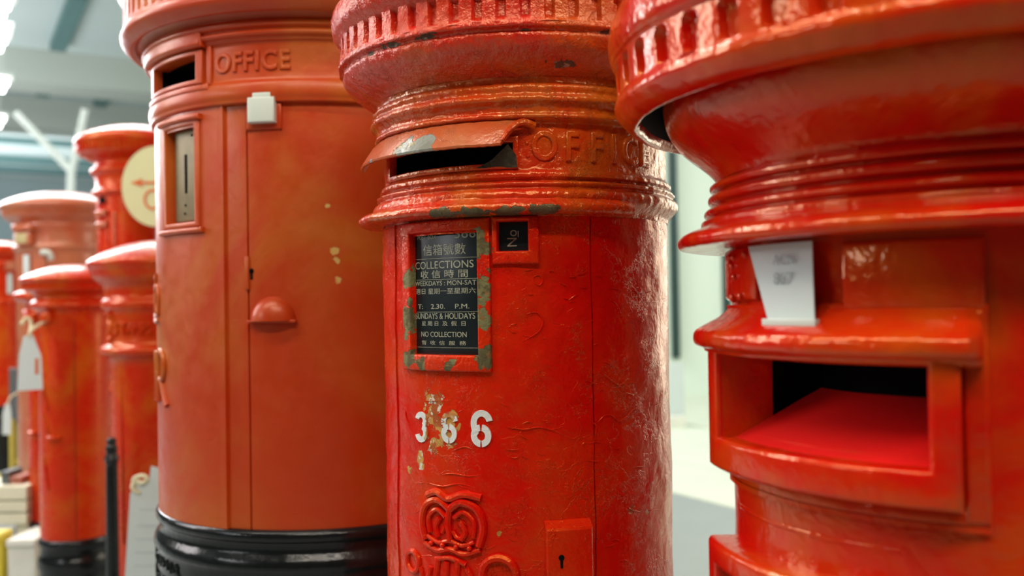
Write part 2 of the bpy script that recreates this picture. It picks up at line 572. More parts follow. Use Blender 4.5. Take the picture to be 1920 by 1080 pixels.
# cream covering beyond the line through pixel (1265, 925)
q = W(1265, 925, 5.0)
k = -EYE / q.z
q = Vector((q.x * k, q.y * k, 0))
a0 = q.dot(d1)
mb = MB()
for i in range(12):
    mb.box(a0 + i * 0.62, a0 + i * 0.62 + 0.612, 0.5, 30, 0.0, 0.006, RY)
tag(mb.build('floor_covering', m_mat, flat=True), kind='structure')

CEIL = 4.0
tag(MB().box(-16, 16, 1, 36, EYE + CEIL, EYE + CEIL + 0.1, RY).build('ceiling', m_roof, flat=True), kind='structure')
tag(MB().box(-16, 16, 33, 33.2, 0, EYE + CEIL, RY).build('wall_back', m_wallf, flat=True), kind='structure')
tag(MB().box(-16.2, -16, -3, 36, 0, EYE + CEIL, RY).build('wall_left', m_wallf, flat=True), kind='structure')


def beam_at(px, py, size_w, size_h, name, mat, drop=0.0, along='x'):
    v = W(px, py, 1.0)
    k = (CEIL - drop) / v.z
    v = v * k
    a, b = Vector((v.x, v.y, 0)).dot(d1), Vector((v.x, v.y, 0)).dot(d2)
    return a, b


n = 0
for (px, py, wy, h, mat) in ((120, 98, 0.9, 0.5, m_beam), (120, 190, 0.9, 0.55, m_beam), (120, 232, 0.6, 0.10, m_teal), (120, 263, 0.5, 0.10, m_teal), (120, 296, 0.9, 0.12, m_teal), (120, 316, 0.7, 0.12, m_teal)):
    a, b = beam_at(px, py, 0, 0, '', mat)
    n += 1
    tag(MB().box(-15.9, 15.9, b, b + wy, EYE + CEIL - h, EYE + CEIL - 0.002, RY).build('trim_%d' % n, mat, flat=True), kind='structure')
for (xa, ya, xb, yb) in ((146, -20, 110, 82), (99, 124, 79, 170), (214, 152, 186, 190)):
    a, b = beam_at(xa, ya, 0, 0, '', m_teal)
    a2, b2 = beam_at(xb, yb, 0, 0, '', m_teal)
    am = (a + a2) / 2
    n += 1
    tag(MB().box(am - 0.11, am + 0.11, min(b, b2), max(b, b2), EYE + CEIL - 0.12, EYE + CEIL - 0.003, RY).build('trim_%d' % n, m_teal, flat=True), kind='structure')
a, b = beam_at(214, 152, 0, 0, '', m_teal)
n += 1
tag(MB().box(a, a + 2.5, b - 0.15, b + 0.15, EYE + CEIL - 0.14, EYE + CEIL - 0.004, RY).build('trim_%d' % n, m_teal, flat=True), kind='structure')


def W3(px, py, Y):
    v = W(px, py, Y)
    return (v.x, v.y, v.z + EYE)


# roof truss struts above the far boxes
tr = empty('roof_truss', (W3(135, 330, 12)[0], 12, 0), 'pale steel truss with two slanting struts meeting above the wide faded box', 'roof truss')
ox = W3(135, 330, 12)[0]
for pts in (((30, 212), (135, 322)), ((160, 205), (134, 325))):
    p = [Vector(W3(x, y, 12)) - Vector((ox, 12, 0)) for x, y in pts]
    MB().tube(p, 0.05, sub=1).build('strut', m_beam, tr)
p = [Vector(W3(x, y, 12)) - Vector((ox, 12, 0)) for x, y in ((134, 318), (132, 372))]
MB().tube(p + [Vector((p[1].x, 0, 0))], 0.055, sub=1).build('post', m_beam, tr)

# ceiling lamps seen at the left edge
for i, (px, py, dep, ln) in enumerate(((4, 6, 9.0, 0.22), (0, 66, 10.0, 0.55), (4, 152, 11.5, 0.26), (-2, 222, 13.0, 0.22))):
    x, y, z = W3(px, py, dep)
    t = empty('ceiling_lamp', (x, y, z), ['bright white ceiling lamp at the top left corner, highest of the four', 'long bright white ceiling lamp, second from the top at the left edge',
                                          'short bright white ceiling lamp above the left truss strut', 'small bright lamp at the left edge, lowest of the ceiling lamps'][i], 'lamp', 'ceiling lamps at the left edge')
    MB().box(-0.07, 0.07, -ln / 2.4, ln / 2.4, -0.04, 0.03, RY).box(-0.03, 0.03, -ln / 2, ln / 2, -0.12, -0.05, RY).build('tube', m_lamp, t, bevel=0.015)
    MB().box(-0.11, 0.11, -ln / 2 - 0.03, ln / 2 + 0.03, 0.03, 0.07, RY).box(-0.01, 0.01, -0.01, 0.01, 0.07, EYE + CEIL - z - 0.001, RY).build('housing', m_beam, t)

# pale wall at the right, with dark posts
wy = 10.0
x0 = W3(1180, 500, wy)[0]
tag(MB().box(x0, x0 + 8, wy, wy + 0.15, 0, EYE + CEIL - 0.6).build('wall_right', m_wallw, flat=True), kind='structure')
for i, px in enumerate((1263, 1360)):
    x = W3(px, 480, wy)[0]
    zb = W3(px, 672, wy - 0.1)[2]
    tag(MB().box(x - 0.042, x + 0.042, wy - 0.06, wy, zb, 3.2).build('trim_%d' % (20 + i), m_bar), kind='structure')
# white board standing behind the numbered box
x, y, z = W3(1262, 680, 7.6)
t = empty('display_board', (x, 7.6, 0), 'small white board standing on the floor just right of the numbered box', 'board')
MB().box(-0.14, 0.085, -0.02, 0.02, 0.10, z).build('board', m_card, t, bevel=0.004)
MB().box(-0.14, 0.085, -0.10, 0.10, 0, 0.10).build('foot', m_crate, t, bevel=0.01)

# ------------------------------------------------------------------ box A: large box with black base
A = empty('pillar_box', (ACX, ACY, 0), 'large red pillar box with wide door, half-round handle and black base', 'post box')
profA = [(0.0, 0.70), (0.10, 0.695), (0.22, 0.675), (0.33, 0.645), (0.375, 0.635), (0.405, 0.628), (0.410, 0.610), (0.404, 0.598), (0.397, 0.593), (0.397, 0.535), (0.3975, 0.528), (0.403, 0.522), (0.402, 0.512), (0.392, 0.502), (0.383, 0.4955),
         (0.374, 0.500), (0.370, 0.508), (0.362, 0.503), (0.356, 0.494), (0.357, 0.490), (0.363, 0.487), (0.363, 0.480), (0.3535, 0.477), (0.3535, 0.474), (0.359, 0.471), (0.358, 0.465), (0.350, 0.462), (0.349, 0.458), (0.343, 0.455),
         (0.342, 0.450), (0.342, 0.392), (0.346, 0.388), (0.350, 0.384), (0.352, 0.372), (0.351, 0.362), (0.348, 0.356), (0.3475, 0.350), (0.336, 0.3495)]
profA = dense(chaikin(profA, 2), 0.006)
slotA = (-56.2, -30.3, 0.4005, 0.4445)


def dispA(t, z, r):
    if 0.535 < z < 0.594 and r > 0.38:
        w = ((t / 4.0) % 1.0)
        e = min(1, (z - 0.535) / 0.008, (0.594 - z) / 0.008)
        if 0.25 < w < 0.75: return r - 0.006 * e * min(1, (0.25 - abs(w - 0.5)) / 0.08)
    return r


MB().lathe(profA, angles(720), dispA, skip=lambda t, z: slotA[0] < t < slotA[1] and slotA[2] < z < slotA[3] and True).build('cap', m_a, A)
# body with the edge seam and the door seam
extra = [-21.4, -21.0, -20.6, -14.2, -13.9, -13.4, 58, 58.3, 58.6]
wA = (-49.0, -32.6, 0.150, 0.323)


def dispAb(t, z, r):
    if abs(t + 13.9) < 0.06: return r - 0.006
    if -21.2 < t < -13.8: return r - 0.001
    if t < -21.2 and t > -23: return r + 0.006
    if t <= -23: return r + 0.005
    if abs(t - 58.3) < 0.06: return r - 0.006
    return r


MB().lathe(dense([(0.336, 0.3495), (0.336, -0.391), (0.30, -0.392)], 0.01), angles(360, extra + [wA[0], wA[1]]), dispAb,
           skip=lambda t, z: wA[0] < t < wA[1] and wA[2] < z < wA[3]).build('body', m_a, A)
MB().lathe([(0.331, 0.352), (0.331, 0.344)], angles(180)).build('seam', m_seam, A)
# black base
MB().lathe(dense(chaikin([(0.336, -0.390), (0.343, -0.392), (0.347, -0.400), (0.346, -0.408), (0.340, -0.414), (0.339, -0.428), (0.344, -0.436), (0.349, -0.444), (0.351, -0.456), (0.347, -0.462), (0.3445, -0.475), (0.345, -0.56), (0.347, -0.80), (0.352, -0.90), (0.372, -0.93), (0.38, -1.05), (0.0, -1.05)], 2), 0.02), angles(240)).build('base', m_blk, A)
mb = MB()
random.seed(3)
wrap_text(mb, 'HONG KONG', 0.030, -55, -0.478, 0.345, extrude=0.003, bevel=0.0012, spacing=1.15, offset=0.001)
wrap_text(mb, 'IRON FOUNDRY', 0.024, -55, -0.515, 0.345, extrude=0.003, bevel=0.0012, spacing=1.1, offset=0.001)
mb.v, mb.f = [], []
for row, (zr, hh) in enumerate(((-0.474, 0.022), (-0.508, 0.022))):       # worn illegible cast lettering
    t = -79
    while t < -41:
        w = random.uniform(1.6, 2.8)
        for s in range(3):
            z1 = zr - hh * random.random()
            mb.wtube([(0, 0), (random.uniform(-.004, .004), -hh * random.uniform(.3, .9)), (random.uniform(.002, .008), -hh * random.random())], 0.0028, t + random.uniform(0, w * .6), zr + 0.004, 0.3455, sub=2, sides=6)
        t += w + 1.2
mb.build('cast_lettering', m_blk, A)
# slot: frame and chute
MB().frame(-59.5, -27.6, 0.392, 0.453, slotA, 0.336, 0.351, 0.322, 0.002, n=16).build('slot_frame', m_a, A)
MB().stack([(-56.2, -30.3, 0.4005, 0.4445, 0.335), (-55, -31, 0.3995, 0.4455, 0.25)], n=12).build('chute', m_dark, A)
MB().slab(-61.5, -25.2, 0.378, 0.3905, 0.336, 0.353, 0.004).slab(-26.2, -24.6, 0.388, 0.457, 0.338, 0.348, 0.002, n=3).slab(-64, -62.0, 0.388, 0.452, 0.338, 0.347, 0.002, n=3).build('slot_sill', m_a, A)
MB().slab(-64, -26.5, 0.455, 0.482, 0.340, 0.3615, 0.006).build('lintel', m_a, A)
MB().slab(-98, -84, 0.405, 0.468, 0.338, 0.357, 0.008).build('side_boss', m_a, A)
mb = MB()
wrap_text(mb, 'OFFICE', 0.047, -11.6, 0.4215, 0.3425, extrude=0.0012, bevel=0.0022, offset=-0.0005, xs=0.86, spacing=1.12)
mb.build('cast_lettering', m_a, A)
# collection plate window
MB().frame(-51.2, -30.2, 0.140, 0.334, wA, 0.332, 0.345, 0.325, 0.003, n=12, back=True).build('plate_frame', m_a, A)
MB().slab(-53.2, -29.4, 0.331, 0.341, 0.333, 0.352, 0.004).build('plate_ledge', m_a, A)
MB().slab(-53.4, -28.8, 0.130, 0.139, 0.333, 0.350, 0.004).build('plate_ledge', m_a, A)
mb = MB().slab(-47.4, -33.2, 0.154, 0.320, 0.324, 0.329, 0.001)
bp_ = mb.build('lock_plate', m_brass, A)
MB().slab(-41.0, -39.6, 0.205, 0.276, 0.3285, 0.3298, 0.0004, n=3).build('key_slot', m_dark, bp_)
for z_ in (0.168, 0.183, 0.309):
    MB().ball(P(-41 + (z_ - .168) * 30, z_, 0.3295), 0.0022, 5).build('rivet', m_dark, bp_)
# white catch below the ring, with raised surround
MB().slab(-13.6, -2.6, 0.3035, 0.349, 0.335, 0.3415, 0.003).build('catch_surround', m_a, A)
MB().slab(-11.9, -4.0, 0.3135, 0.3575, 0.339, 0.3555, 0.003, n=5).slab(-10.6, -5.2, 0.355, 0.366, 0.345, 0.352, 0.002, n=5).build('catch', m_white, A)
# keyhole and its strip on the door edge
kt, kz = na(469, 511)
MB().slab(-14.6, -13.3, kz - 0.03, kz + 0.028, 0.332, 0.3405, 0.002, n=3).build('latch_strip', m_a, A)
MB().ball(P(kt + 0.5, kz + 0.003, 0.3365), 0.0042, 6).slab(kt + 0.15, kt + 0.85, kz - 0.012, kz, 0.334, 0.3378, 0.0005, n=2).build('keyhole', m_dark, A)
# half-round handle
mb = MB()
h0t, h0z = na(512, 604)
vs, fs = [], []
NU, NV = 20, 10
for j in range(NV + 1):
    ph = math.pi / 2 * j / NV
    for i in range(NU + 1):
        al = math.pi * i / NU
        u = 0.0405 * math.cos(al) * (math.cos(ph))
        v = 0.043 * math.sin(al) * (math.cos(ph))
        d = 0.026 * math.sin(ph) * (0.35 + 0.65 * 1)
        vs.append(P(h0t - math.degrees(u / 0.336), h0z + 0.002 + v, 0.334 + d))
for j in range(NV):
    for i in range(NU):
        a = j * (NU + 1) + i
        fs.append((a, a + 1, a + NU + 2, a + NU + 1))
mb.add(vs, fs)
lo = [j * (NU + 1) for j in range(NV + 1)] + [j * (NU + 1) + NU for j in range(NV, -1, -1)]
mb.f.append(tuple(lo))
mb.slab(h0t - 7.2, h0t + 7.2, h0z - 0.001, h0z + 0.004, 0.335, 0.349, 0.0015)
mb.build('handle', m_a, A)
# royal cipher on the left flank: crown and letters
mb = MB()
ct, cz = -64.0, 0.005
for uv in ([(-.03, -.02), (-.034, .012), (-.018, .034), (0, .026), (.018, .034), (.034, .012), (.03, -.02)], [(-.03, -.02), (0, -.026), (.03, -.02)], [(-.03, -.03), (0, -.036), (.03, -.03)],
           [(0, .026), (0, -.02)], [(-.006, .05), (.006, .05)], [(0, .058), (0, .028)], [(-.018, .02), (-.012, 0), (-.02, -.018)], [(.018, .02), (.012, 0), (.02, -.018)]):
    mb.wtube(uv, 0.0042, ct, cz, 0.3425)
for uv in ([(-.055, .035), (-.062, 0), (-.055, -.05), (-.035, -.055)], [(-.055, .035), (-.035, .038), (-.03, .02)], [(-.058, -.005), (-.04, -.003)],
           [(-.02, .04), (-.018, 0), (-.022, -.05)], [(.0, .04), (.002, 0), (-.002, -.05)]):
    mb.wtube(uv, 0.0045, -64.0, -0.13, 0.3425)
for uv in ([(-.005, -.055), (-.008, -.01), (-.005, .032), (.01, .04), (.028, .03), (.033, .008), (.022, -.012), (.002, -.012)], [(.012, -.012), (.03, -.04), (.048, -.06)], [(-.02, -.058), (-.02, -.02), (-.015, .0)]):
    mb.wtube(uv, 0.0058, -58.0, -0.125, 0.3425)
mb.build('royal_cipher', m_a, A)

# ------------------------------------------------------------------ box B: the numbered box (hero)
B = empty('pillar_box', (BCX, BCY, 0), 'red pillar box numbered 366 in white stencil with a black collection plate', 'post box')
ring_z = [(0.2045, 0.1495), (0.2000, 0.1475), (0.2000, 0.1450), (0.2090, 0.1435), (0.2100, 0.1400), (0.2060, 0.1370), (0.2070, 0.1345), (0.2125, 0.1320), (0.2145, 0.1265), (0.2125, 0.119), (0.207, 0.1135), (0.2015, 0.1085), (0.2, 0.102)]
capB = [(0.0, 0.452), (0.08, 0.448), (0.17, 0.432), (0.235, 0.412), (0.262, 0.402), (0.2685, 0.392), (0.2695, 0.380), (0.2675, 0.368), (0.2600, 0.3595), (0.2575, 0.3565), (0.2580, 0.328), (0.2605, 0.3225),
        (0.2605, 0.3175), (0.2560, 0.3165), (0.2520, 0.3140), (0.2545, 0.3100), (0.2535, 0.305), (0.2490, 0.297), (0.2410, 0.290), (0.2285, 0.281), (0.2160, 0.275), (0.2085, 0.270)]
midB = [(0.2085, 0.270), (0.2075, 0.2665), (0.2080, 0.2625), (0.2130, 0.2600), (0.2140, 0.2555), (0.2120, 0.2515), (0.2130, 0.2480), (0.2172, 0.2455), (0.2175, 0.2405), (0.2120, 0.2370), (0.2085, 0.2330), (0.2080, 0.2270),
        (0.2110, 0.2245), (0.2110, 0.2205), (0.2060, 0.2185), (0.1990, 0.2165), (0.1985, 0.212), (0.1982, 0.168), (0.1985, 0.160), (0.2010, 0.157), (0.2040, 0.155), (0.2045, 0.151)]
capB = dense(chaikin(capB, 2), 0.0035)
midB = dense(chaikin(midB + ring_z, 2), 0.003)
FL = 360 / 57.0


def n3(t, z, r, sc_):
    return mnoise.noise(Vector(P(t, z, r)) * sc_)


def jit(t, k):
    return math.sin(t * 0.31 + k) * 0.5 + math.sin(t * 0.83 + 2 * k) * 0.3 + math.sin(t * 2.17 + k * 3) * 0.2


def dispB(t, z, r):
    if 0.3225 < z < 0.3595 and r > 0.25:
        ph = ((t + 31.73) / FL + 0.5) % 1.0 - 0.5
        i = math.floor((t + 31.73) / FL + 0.5)
        zb = 0.3270 + 0.0015 * jit(i * 9.0, 1)
        top = 0.3560 + 0.0008 * jit(i * 5.0, 2)
        hw = 0.21
        v = min(1, max(0, (z - zb) / 0.003)) * min(1, max(0, (top - z) / 0.0015))
        w = min(1, max(0, (hw - abs(ph)) / 0.07))
        return r - 0.0075 * v * w + 0.0012 * n3(t, z, r, 90)
    return r + 0.0016 * n3(t, z, r, 45) + 0.0010 * n3(t, z, r, 120)


slotB = (-63.5, -5.0, 0.1670, 0.1920)
MB().lathe(capB, angles(1140), dispB).build('cap', m_hero_cap, B)
MB().lathe(midB, angles(900, [slotB[0], slotB[1]]), lambda t, z, r: r + 0.0014 * n3(t, z, r, 40) + 0.0010 * n3(t, z, r, 110), skip=lambda t, z: slotB[0] < t < slotB[1] and slotB[2] < z < slotB[3]).build('collar', m_hero_band, B)
# body: door seam on the right, edge strip on the left
seams = [22.62]
wB = (nb(768, 550, .2065)[0], nb(894, 550, .2065)[0], nb(830, 666, .2065)[1], nb(830, 434, .2065)[1])
fB = (nb(754, 550, .2065)[0], nb(919, 550, .2065)[0], nb(830, 697, .2065)[1], nb(830, 412, .2065)[1])
nB = (nb(931, 440, .206)[0], nb(990, 440, .206)[0], nb(960, 470, .206)[1], nb(960, 414, .206)[1])
ex = [22.35, 22.55, 22.69, 22.9, -60.4, -60.2, -60.0, wB[0], wB[1], nB[0], nB[1]]


def dispBb(t, z, r):
    if abs(t - 22.62) < 0.09: return r - 0.006
    if abs(t + 60.2) < 0.1 and z < 0.085: return r - 0.004
    e = 0.0022 * n3(t, z, r, 14) + 0.0009 * n3(t, z, r, 50)
    if t > 22.7: e -= 0.0008
    if t < -60.2: e += 0.002
    return r + e


bodyB = MB().lathe(dense([(0.2, 0.102), (0.2, -0.70)], 0.006), angles(480, ex), dispBb,
                   skip=lambda t, z: (wB[0] < t < wB[1] and wB[2] < z < wB[3]) or (nB[0] < t < nB[1] and nB[2] < z < nB[3]))
# ridges of wrinkled paint
random.seed(11)


def ridge(mb, pix, rad=0.0009, fn=nb, R=0.2002):
    pts = [P(*fn(x, y, R), R) for x, y in pix]
    mb.tube(pts, lambda t: rad * (0.3 + 0.7 * math.sin(math.pi * min(1, max(0, t)))), sides=6, sub=3)


for pix in (((950, 800), (965, 803), (985, 805), (1010, 801), (1035, 806), (1055, 815), (1075, 823), (1082, 815)), ((1122, 790), (1135, 778), (1148, 780), (1160, 790), (1172, 784), (1190, 765), (1205, 768), (1222, 745)),
            ((985, 590), (1005, 585), (1018, 600), (1012, 620), (995, 632), (980, 640)), ((925, 690), (940, 678), (952, 660)), ((1005, 760), (1020, 770), (1032, 778)), ((850, 845), (870, 838), (885, 842)),
            ((1130, 700), (1145, 712), (1160, 722), (1172, 715)), ((800, 905), (830, 912), (860, 907), (890, 914)), ((1140, 560), (1155, 570), (1165, 590)), ((760, 770), (762, 785), (768, 798)),
            ((830, 890), (850, 888), (880, 893), (905, 889)), ((1110, 792), (1118, 800), (1114, 830)), ((1000, 520), (1010, 516), (1018, 525), (1012, 535), (1002, 530), (1000, 520))):
    ridge(bodyB, pix)
for _ in range(110):
    x, y = random.uniform(770, 1240), random.uniform(500, 1070)
    if x < 945 and y < 720: x += 190
    a = random.uniform(-0.6, 0.6)
    l = random.uniform(4, 13)
    ridge(bodyB, ((x - l * math.cos(a), y - l * math.sin(a)), (x, y + random.uniform(-3, 3)), (x + l * math.cos(a), y + l * math.sin(a))), 0.0006)
bodyB.build('body', m_hero, B)
MB().lathe([(0.195, 0.11), (0.195, -0.70)], angles(96), full=True, skip=lambda t, z: -62 < t < 10).build('seam', m_seam, B)
MB().lathe(chaikin([(0.2, -0.70), (0.208, -0.705), (0.21, -0.72), (0.206, -0.735), (0.21, -0.95), (0.222, -0.97), (0.225, -1.05), (0, -1.05)], 2), angles(120)).build('base', m_blk, B)
# door hood: ledge over the door that stands out further than the ring
hd = [(0.2080, 0.1330), (0.2125, 0.1315), (0.2145, 0.1275), (0.2165, 0.1225), (0.2240, 0.1195), (0.2310, 0.1170), (0.2350, 0.1135), (0.2350, 0.1080), (0.2300, 0.1045), (0.2220, 0.1030), (0.1990, 0.1030)]
hd = dense(chaikin(hd, 2), 0.003)
ths = [-96 + i * 0.5 for i in range(int((36.8 + 96) / 0.5) + 1)]


def dispH(t, z, r):
    k = min(1, max(0, (t + 98) / 3), max(0, (38.4 - t) / 1.5))
    f = max(0.0, min(1.0, (t + 60) / 95))
    rr = 0.199 + (r - 0.199) * (1 - 0.30 * f)
    return 0.199 + (rr - 0.199) * (0.35 + 0.65 * k ** 0.5) + 0.0012 * n3(t, z, r, 70)


mb = MB().lathe(hd, ths, dispH, full=False)
n_ = len(ths)
mb.f.append(tuple(i * n_ for i in range(len(hd))))
mb.f.append(tuple((i + 1) * n_ - 1 for i in range(len(hd)))[::-1])
mb.build('door_hood', m_hero_band, B)
# aperture: frame, chute, lower lip
MB().frame(-67, -3.0, 0.1600, 0.2000, slotB, 0.196, 0.2035, 0.193, 0.002, n=24).build('slot_frame', m_hero_band, B)
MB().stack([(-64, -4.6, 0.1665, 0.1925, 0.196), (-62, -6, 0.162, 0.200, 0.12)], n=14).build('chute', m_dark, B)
# projecting hood over the aperture
mb = MB()
vs, fs = [], []
NN = 60
cols = []
for i in range(NN + 1):
    t = -86 + (-2.5 + 86) * i / NN
    k = i / NN
    lip = 0.0006 * jit(t * 6, 1)
    ztop = 0.2155 + 0.0005 * jit(t * 3, 2)
    zbot = 0.1865 + lip
    skew = 2.5 * (1 - k) * 0 - 5.5 * k
    rb = 0.2315
    cols.append([P(t, ztop + 0.002, 0.2085), P(t + skew * .3, 0.2100, 0.2165), P(t + skew * .7, 0.1980, 0.2245), P(t + skew, zbot, rb), P(t + skew, zbot - 0.0025, rb - 0.0005), P(t + skew, zbot - 0.003, rb - 0.0035),
                 P(t + skew * .7, 0.1935, 0.2205), P(t + skew * .3, 0.2055, 0.2125), P(t, ztop - 0.004, 0.2045)])
m_ = len(cols[0])
for c in cols: vs += c
for i in range(NN):
    for j in range(m_):
        j2 = (j + 1) % m_
        fs.append((i * m_ + j, i * m_ + j2, (i + 1) * m_ + j2, (i + 1) * m_ + j))
fs.append(tuple(range(m_))[::-1])
fs.append(tuple(NN * m_ + j for j in range(m_)))
mb.add(vs, fs)
mb.build('aperture_hood', m_hood, B)
# curled end of the hood and the rusty bracket under it
mb = MB()
mb.tube([P(-7.6, 0.1900, 0.2290), P(-6.2, 0.2010, 0.2225), P(-4.0, 0.2105, 0.2150), P(-1.0, 0.2150, 0.2090), P(2.5, 0.2120, 0.2020)], lambda t: 0.0022 + 0.003 * t, sub=4)
mb.build('hood_end', m_hero_band, B)
MB().add([P(-17.5, 0.1620, 0.2045), P(-3.4, 0.1610, 0.2045), P(-3.8, 0.1760, 0.2045), P(-6.5, 0.1900, 0.2045), P(-12, 0.1710, 0.207),
          P(-17.5, 0.1620, 0.198), P(-3.4, 0.1610, 0.198), P(-3.8, 0.1760, 0.198), P(-6.5, 0.1900, 0.198), P(-12, 0.1710, 0.198)],
         [(0, 1, 2, 3, 4), (9, 8, 7, 6, 5), (0, 5, 6, 1), (1, 6, 7, 2), (2, 7, 8, 3), (3, 8, 9, 4), (4, 9, 5, 0)]).build('hood_bracket', paint('mouldy_black_iron', (0.006, 0.008, 0.006), (0.03, 0.035, 0.022), 0.6, ((80, 0.003),), mott=60), B)
# OFFICE in cast letters
mb = MB()
for ch, px in (('O', 1021), ('F', 1073), ('F', 1119), ('I', 1151), ('C', 1182), ('E', 1209)):
    t, z = nb(px, 279)
    wrap_text(mb, ch, 0.050, t, 0.1860, 0.1985, extrude=0.0010, bevel=0.0020, offset=-0.0003, xs=0.82)
for px, py in ((988, 268), (990, 293), (1003, 318), (1196, 330)):
    t, z = nb(px, py)
    mb.ball(P(t, z, 0.1985), 0.0022, 6)
mb.build('cast_lettering', m_hero_band, B)
# window with the collection plate
MB().frame(fB[0], fB[1], fB[2], fB[3], wB, 0.197, 0.2068, 0.190, 0.0028, n=18).build('window_frame', m_wframe, B)
pl = MB().stack([(wB[0] - 1, wB[1] + 1, wB[2] - 0.004, wB[3] + 0.004, 0.1905)], n=40)
pl = MB().slab(wB[0] - 2, wB[1] + 2, wB[2] - 0.001, wB[3] + 0.01, 0.190, 0.1962, 0.0005, n=40).build('collection_plate', m_plate, B)
rp = 0.1964
mb = MB()
tcw = (-45.5 - 19.6) / 2
# (text, size, u centre, pixel y, x scale)
lines = (('POST BOX', 783, 818, 441, 449), ('366', 852, 892, 428, 446), ('信箱號數', 794, 873, 457, 478), ('COLLECTIONS', 779, 888, 489, 503), ('收 信 時 間', 789, 877, 506, 521),
         ('WEEKDAYS : MON-SAT', 779, 893, 526, 535), ('週日 星期一至星期六', 780, 892, 540, 551), ('T:    2.30.    P.M.', 784, 880, 570, 579), ('SUNDAYS & HOLIDAYS', 780, 891, 587, 598),
         ('星 期 日  及  假  日', 791, 873, 602, 611), ('NO COLLECTION', 790, 875, 622, 632), ('暫  收  信  服  務', 791, 874, 639, 647))
for s_, xa, xb, ya, yb in lines:
    (ta, za), (tb, zb_) = nb(xa, (ya + yb) / 2, rp), nb(xb, (ya + yb) / 2, rp)
    zt_, zl_ = nb((xa + xb) / 2, ya, rp)[1], nb((xa + xb) / 2, yb, rp)[1]
    vs, fs = text_mesh(s_, 0.01, extrude=0.00001)
    x0_, x1_ = min(v[0] for v in vs), max(v[0] for v in vs)
    y0_, y1_ = min(v[1] for v in vs), max(v[1] for v in vs)
    mb.add([P(ta + (tb - ta) * (x - x0_) / (x1_ - x0_), zl_ + (zt_ - zl_) * (y - y0_) / (y1_ - y0_), rp + z * 12) for x, y, z in vs], fs)
for py in (484, 523.5, 585, 652):
    t, z = nb(835, py, rp)
    mb.slab(wB[0] + 0.6, wB[1] - 0.6, z - 0.00025, z + 0.00025, rp - 0.0002, rp + 0.0002, 0.00005, n=20)
mb.build('plate_lettering', m_letter, pl)
# number window
MB().frame(nb(921, 440, .206)[0], nb(1011, 440, .206)[0], nb(960, 495, .206)[1], nb(960, 405, .206)[1], nB, 0.197, 0.2065, 0.186, 0.0028, n=8, back=False).build('number_frame', m_wframe, B)
pl2 = MB().slab(nB[0] - 2, nB[1] + 2, nB[2] - 0.004, nB[3] + 0.004, 0.180, 0.1900, 0.0005, n=8).build('number_plate', m_plate, B)
mb = MB()
t, z = nb(961, 447, 0.1902)
wrap_text(mb, 'No', 0.0175, t, z, 0.1902, extrude=0.00015, rot=math.pi / 2, offset=0.0, xs=0.95)
mb.slab(t + 1.95, t + 2.3, z + 0.0015, z + 0.009, 0.190, 0.1904, 0.0001, n=2)
mb.build('plate_lettering', m_letter, pl2)
# stencilled number
mb = MB()


def bez(pts, n=12):
    return [Vector((p[0], p[1])) for p in pts]


def flat_shape(mb, outline, tc, zc, r, th=0.0004):
    """thin filled outline (u, v) on the cylinder"""
    n = len(outline)
    vs = [P(tc + math.degrees(u / r), zc + v, r + th) for u, v in outline] + [P(tc + math.degrees(u / r), zc + v, r - 0.003) for u, v in outline]
    cu = sum(u for u, v in outline) / n
    mb.add(vs, [tuple(range(n))] + [(i, i + n, (i + 1) % n + n, (i + 1) % n) for i in range(n)])


def arc_band(mb, cx, cy, rx, ry, w, a0, a1, tc, zc, r, n=22, th=0.0011):
    """stroke of width w along an ellipse arc, as a strip of quads"""
    top, bot = [], []
    for k in range(n + 1):
        a = math.radians(a0 + (a1 - a0) * k / n)
        c, s = math.cos(a), math.sin(a)
        top.append((cx + (rx + w / 2) * c, cy + (ry + w / 2) * s))
        bot.append((cx + (rx - w / 2) * c, cy + (ry - w / 2) * s))
    L_ = top + bot[::-1]
    m = len(L_)
    vs = [P(tc + math.degrees(u / r), zc + v, r + th) for u, v in L_] + [P(tc + math.degrees(u / r), zc + v, r - 0.002) for u, v in L_]
    fs = []
    for k in range(n):
        fs.append((k, m - 1 - k, m - 2 - k, k + 1))
    for k in range(m):
        k2 = (k + 1) % m
        fs.append((k, k2, k2 + m, k + m))
    mb.add(vs, fs)


def six(mb, tc, zc, s):
    R_ = 0.2
    wd = 0.0072 * s
    # bowl, broken by the stencil bridges at top and bottom
    arc_band(mb, 0, -0.0085 * s, 0.0085 * s, 0.0092 * s, wd, -84, 82, tc, zc, R_)
    arc_band(mb, 0, -0.0085 * s, 0.0085 * s, 0.0092 * s, wd, 98, 264, tc, zc, R_)
    # stem and hook
    arc_band(mb, 0.001 * s, 0.006 * s, 0.0095 * s, 0.0110 * s, wd, 12, 180, tc, zc, R_)
    arc_band(mb, 0.001 * s, 0.006 * s, 0.0095 * s, 0.0180 * s, wd, 180, 232, tc, zc, R_, n=10)


t6, z6 = nb(902, 803)
six(mb, t6, z6, 1.08)
mb.build('stencilled_digit', m_sten, B)
t6, z6 = nb(842, 801)
mb = MB()
six(mb, t6, z6, 0.94)
mb.build('stencilled_digit', m_sten, B)
mb = MB()
t3, z3 = nb(790, 800)
arc_band(mb, 0, 0.0080, 0.0075, 0.0075, 0.0068, -55, 165, t3, z3, 0.2)
arc_band(mb, 0, -0.0078, 0.0080, 0.0085, 0.0070, -165, 70, t3, z3, 0.2)
mb.build('stencilled_digit', m_sten, B)
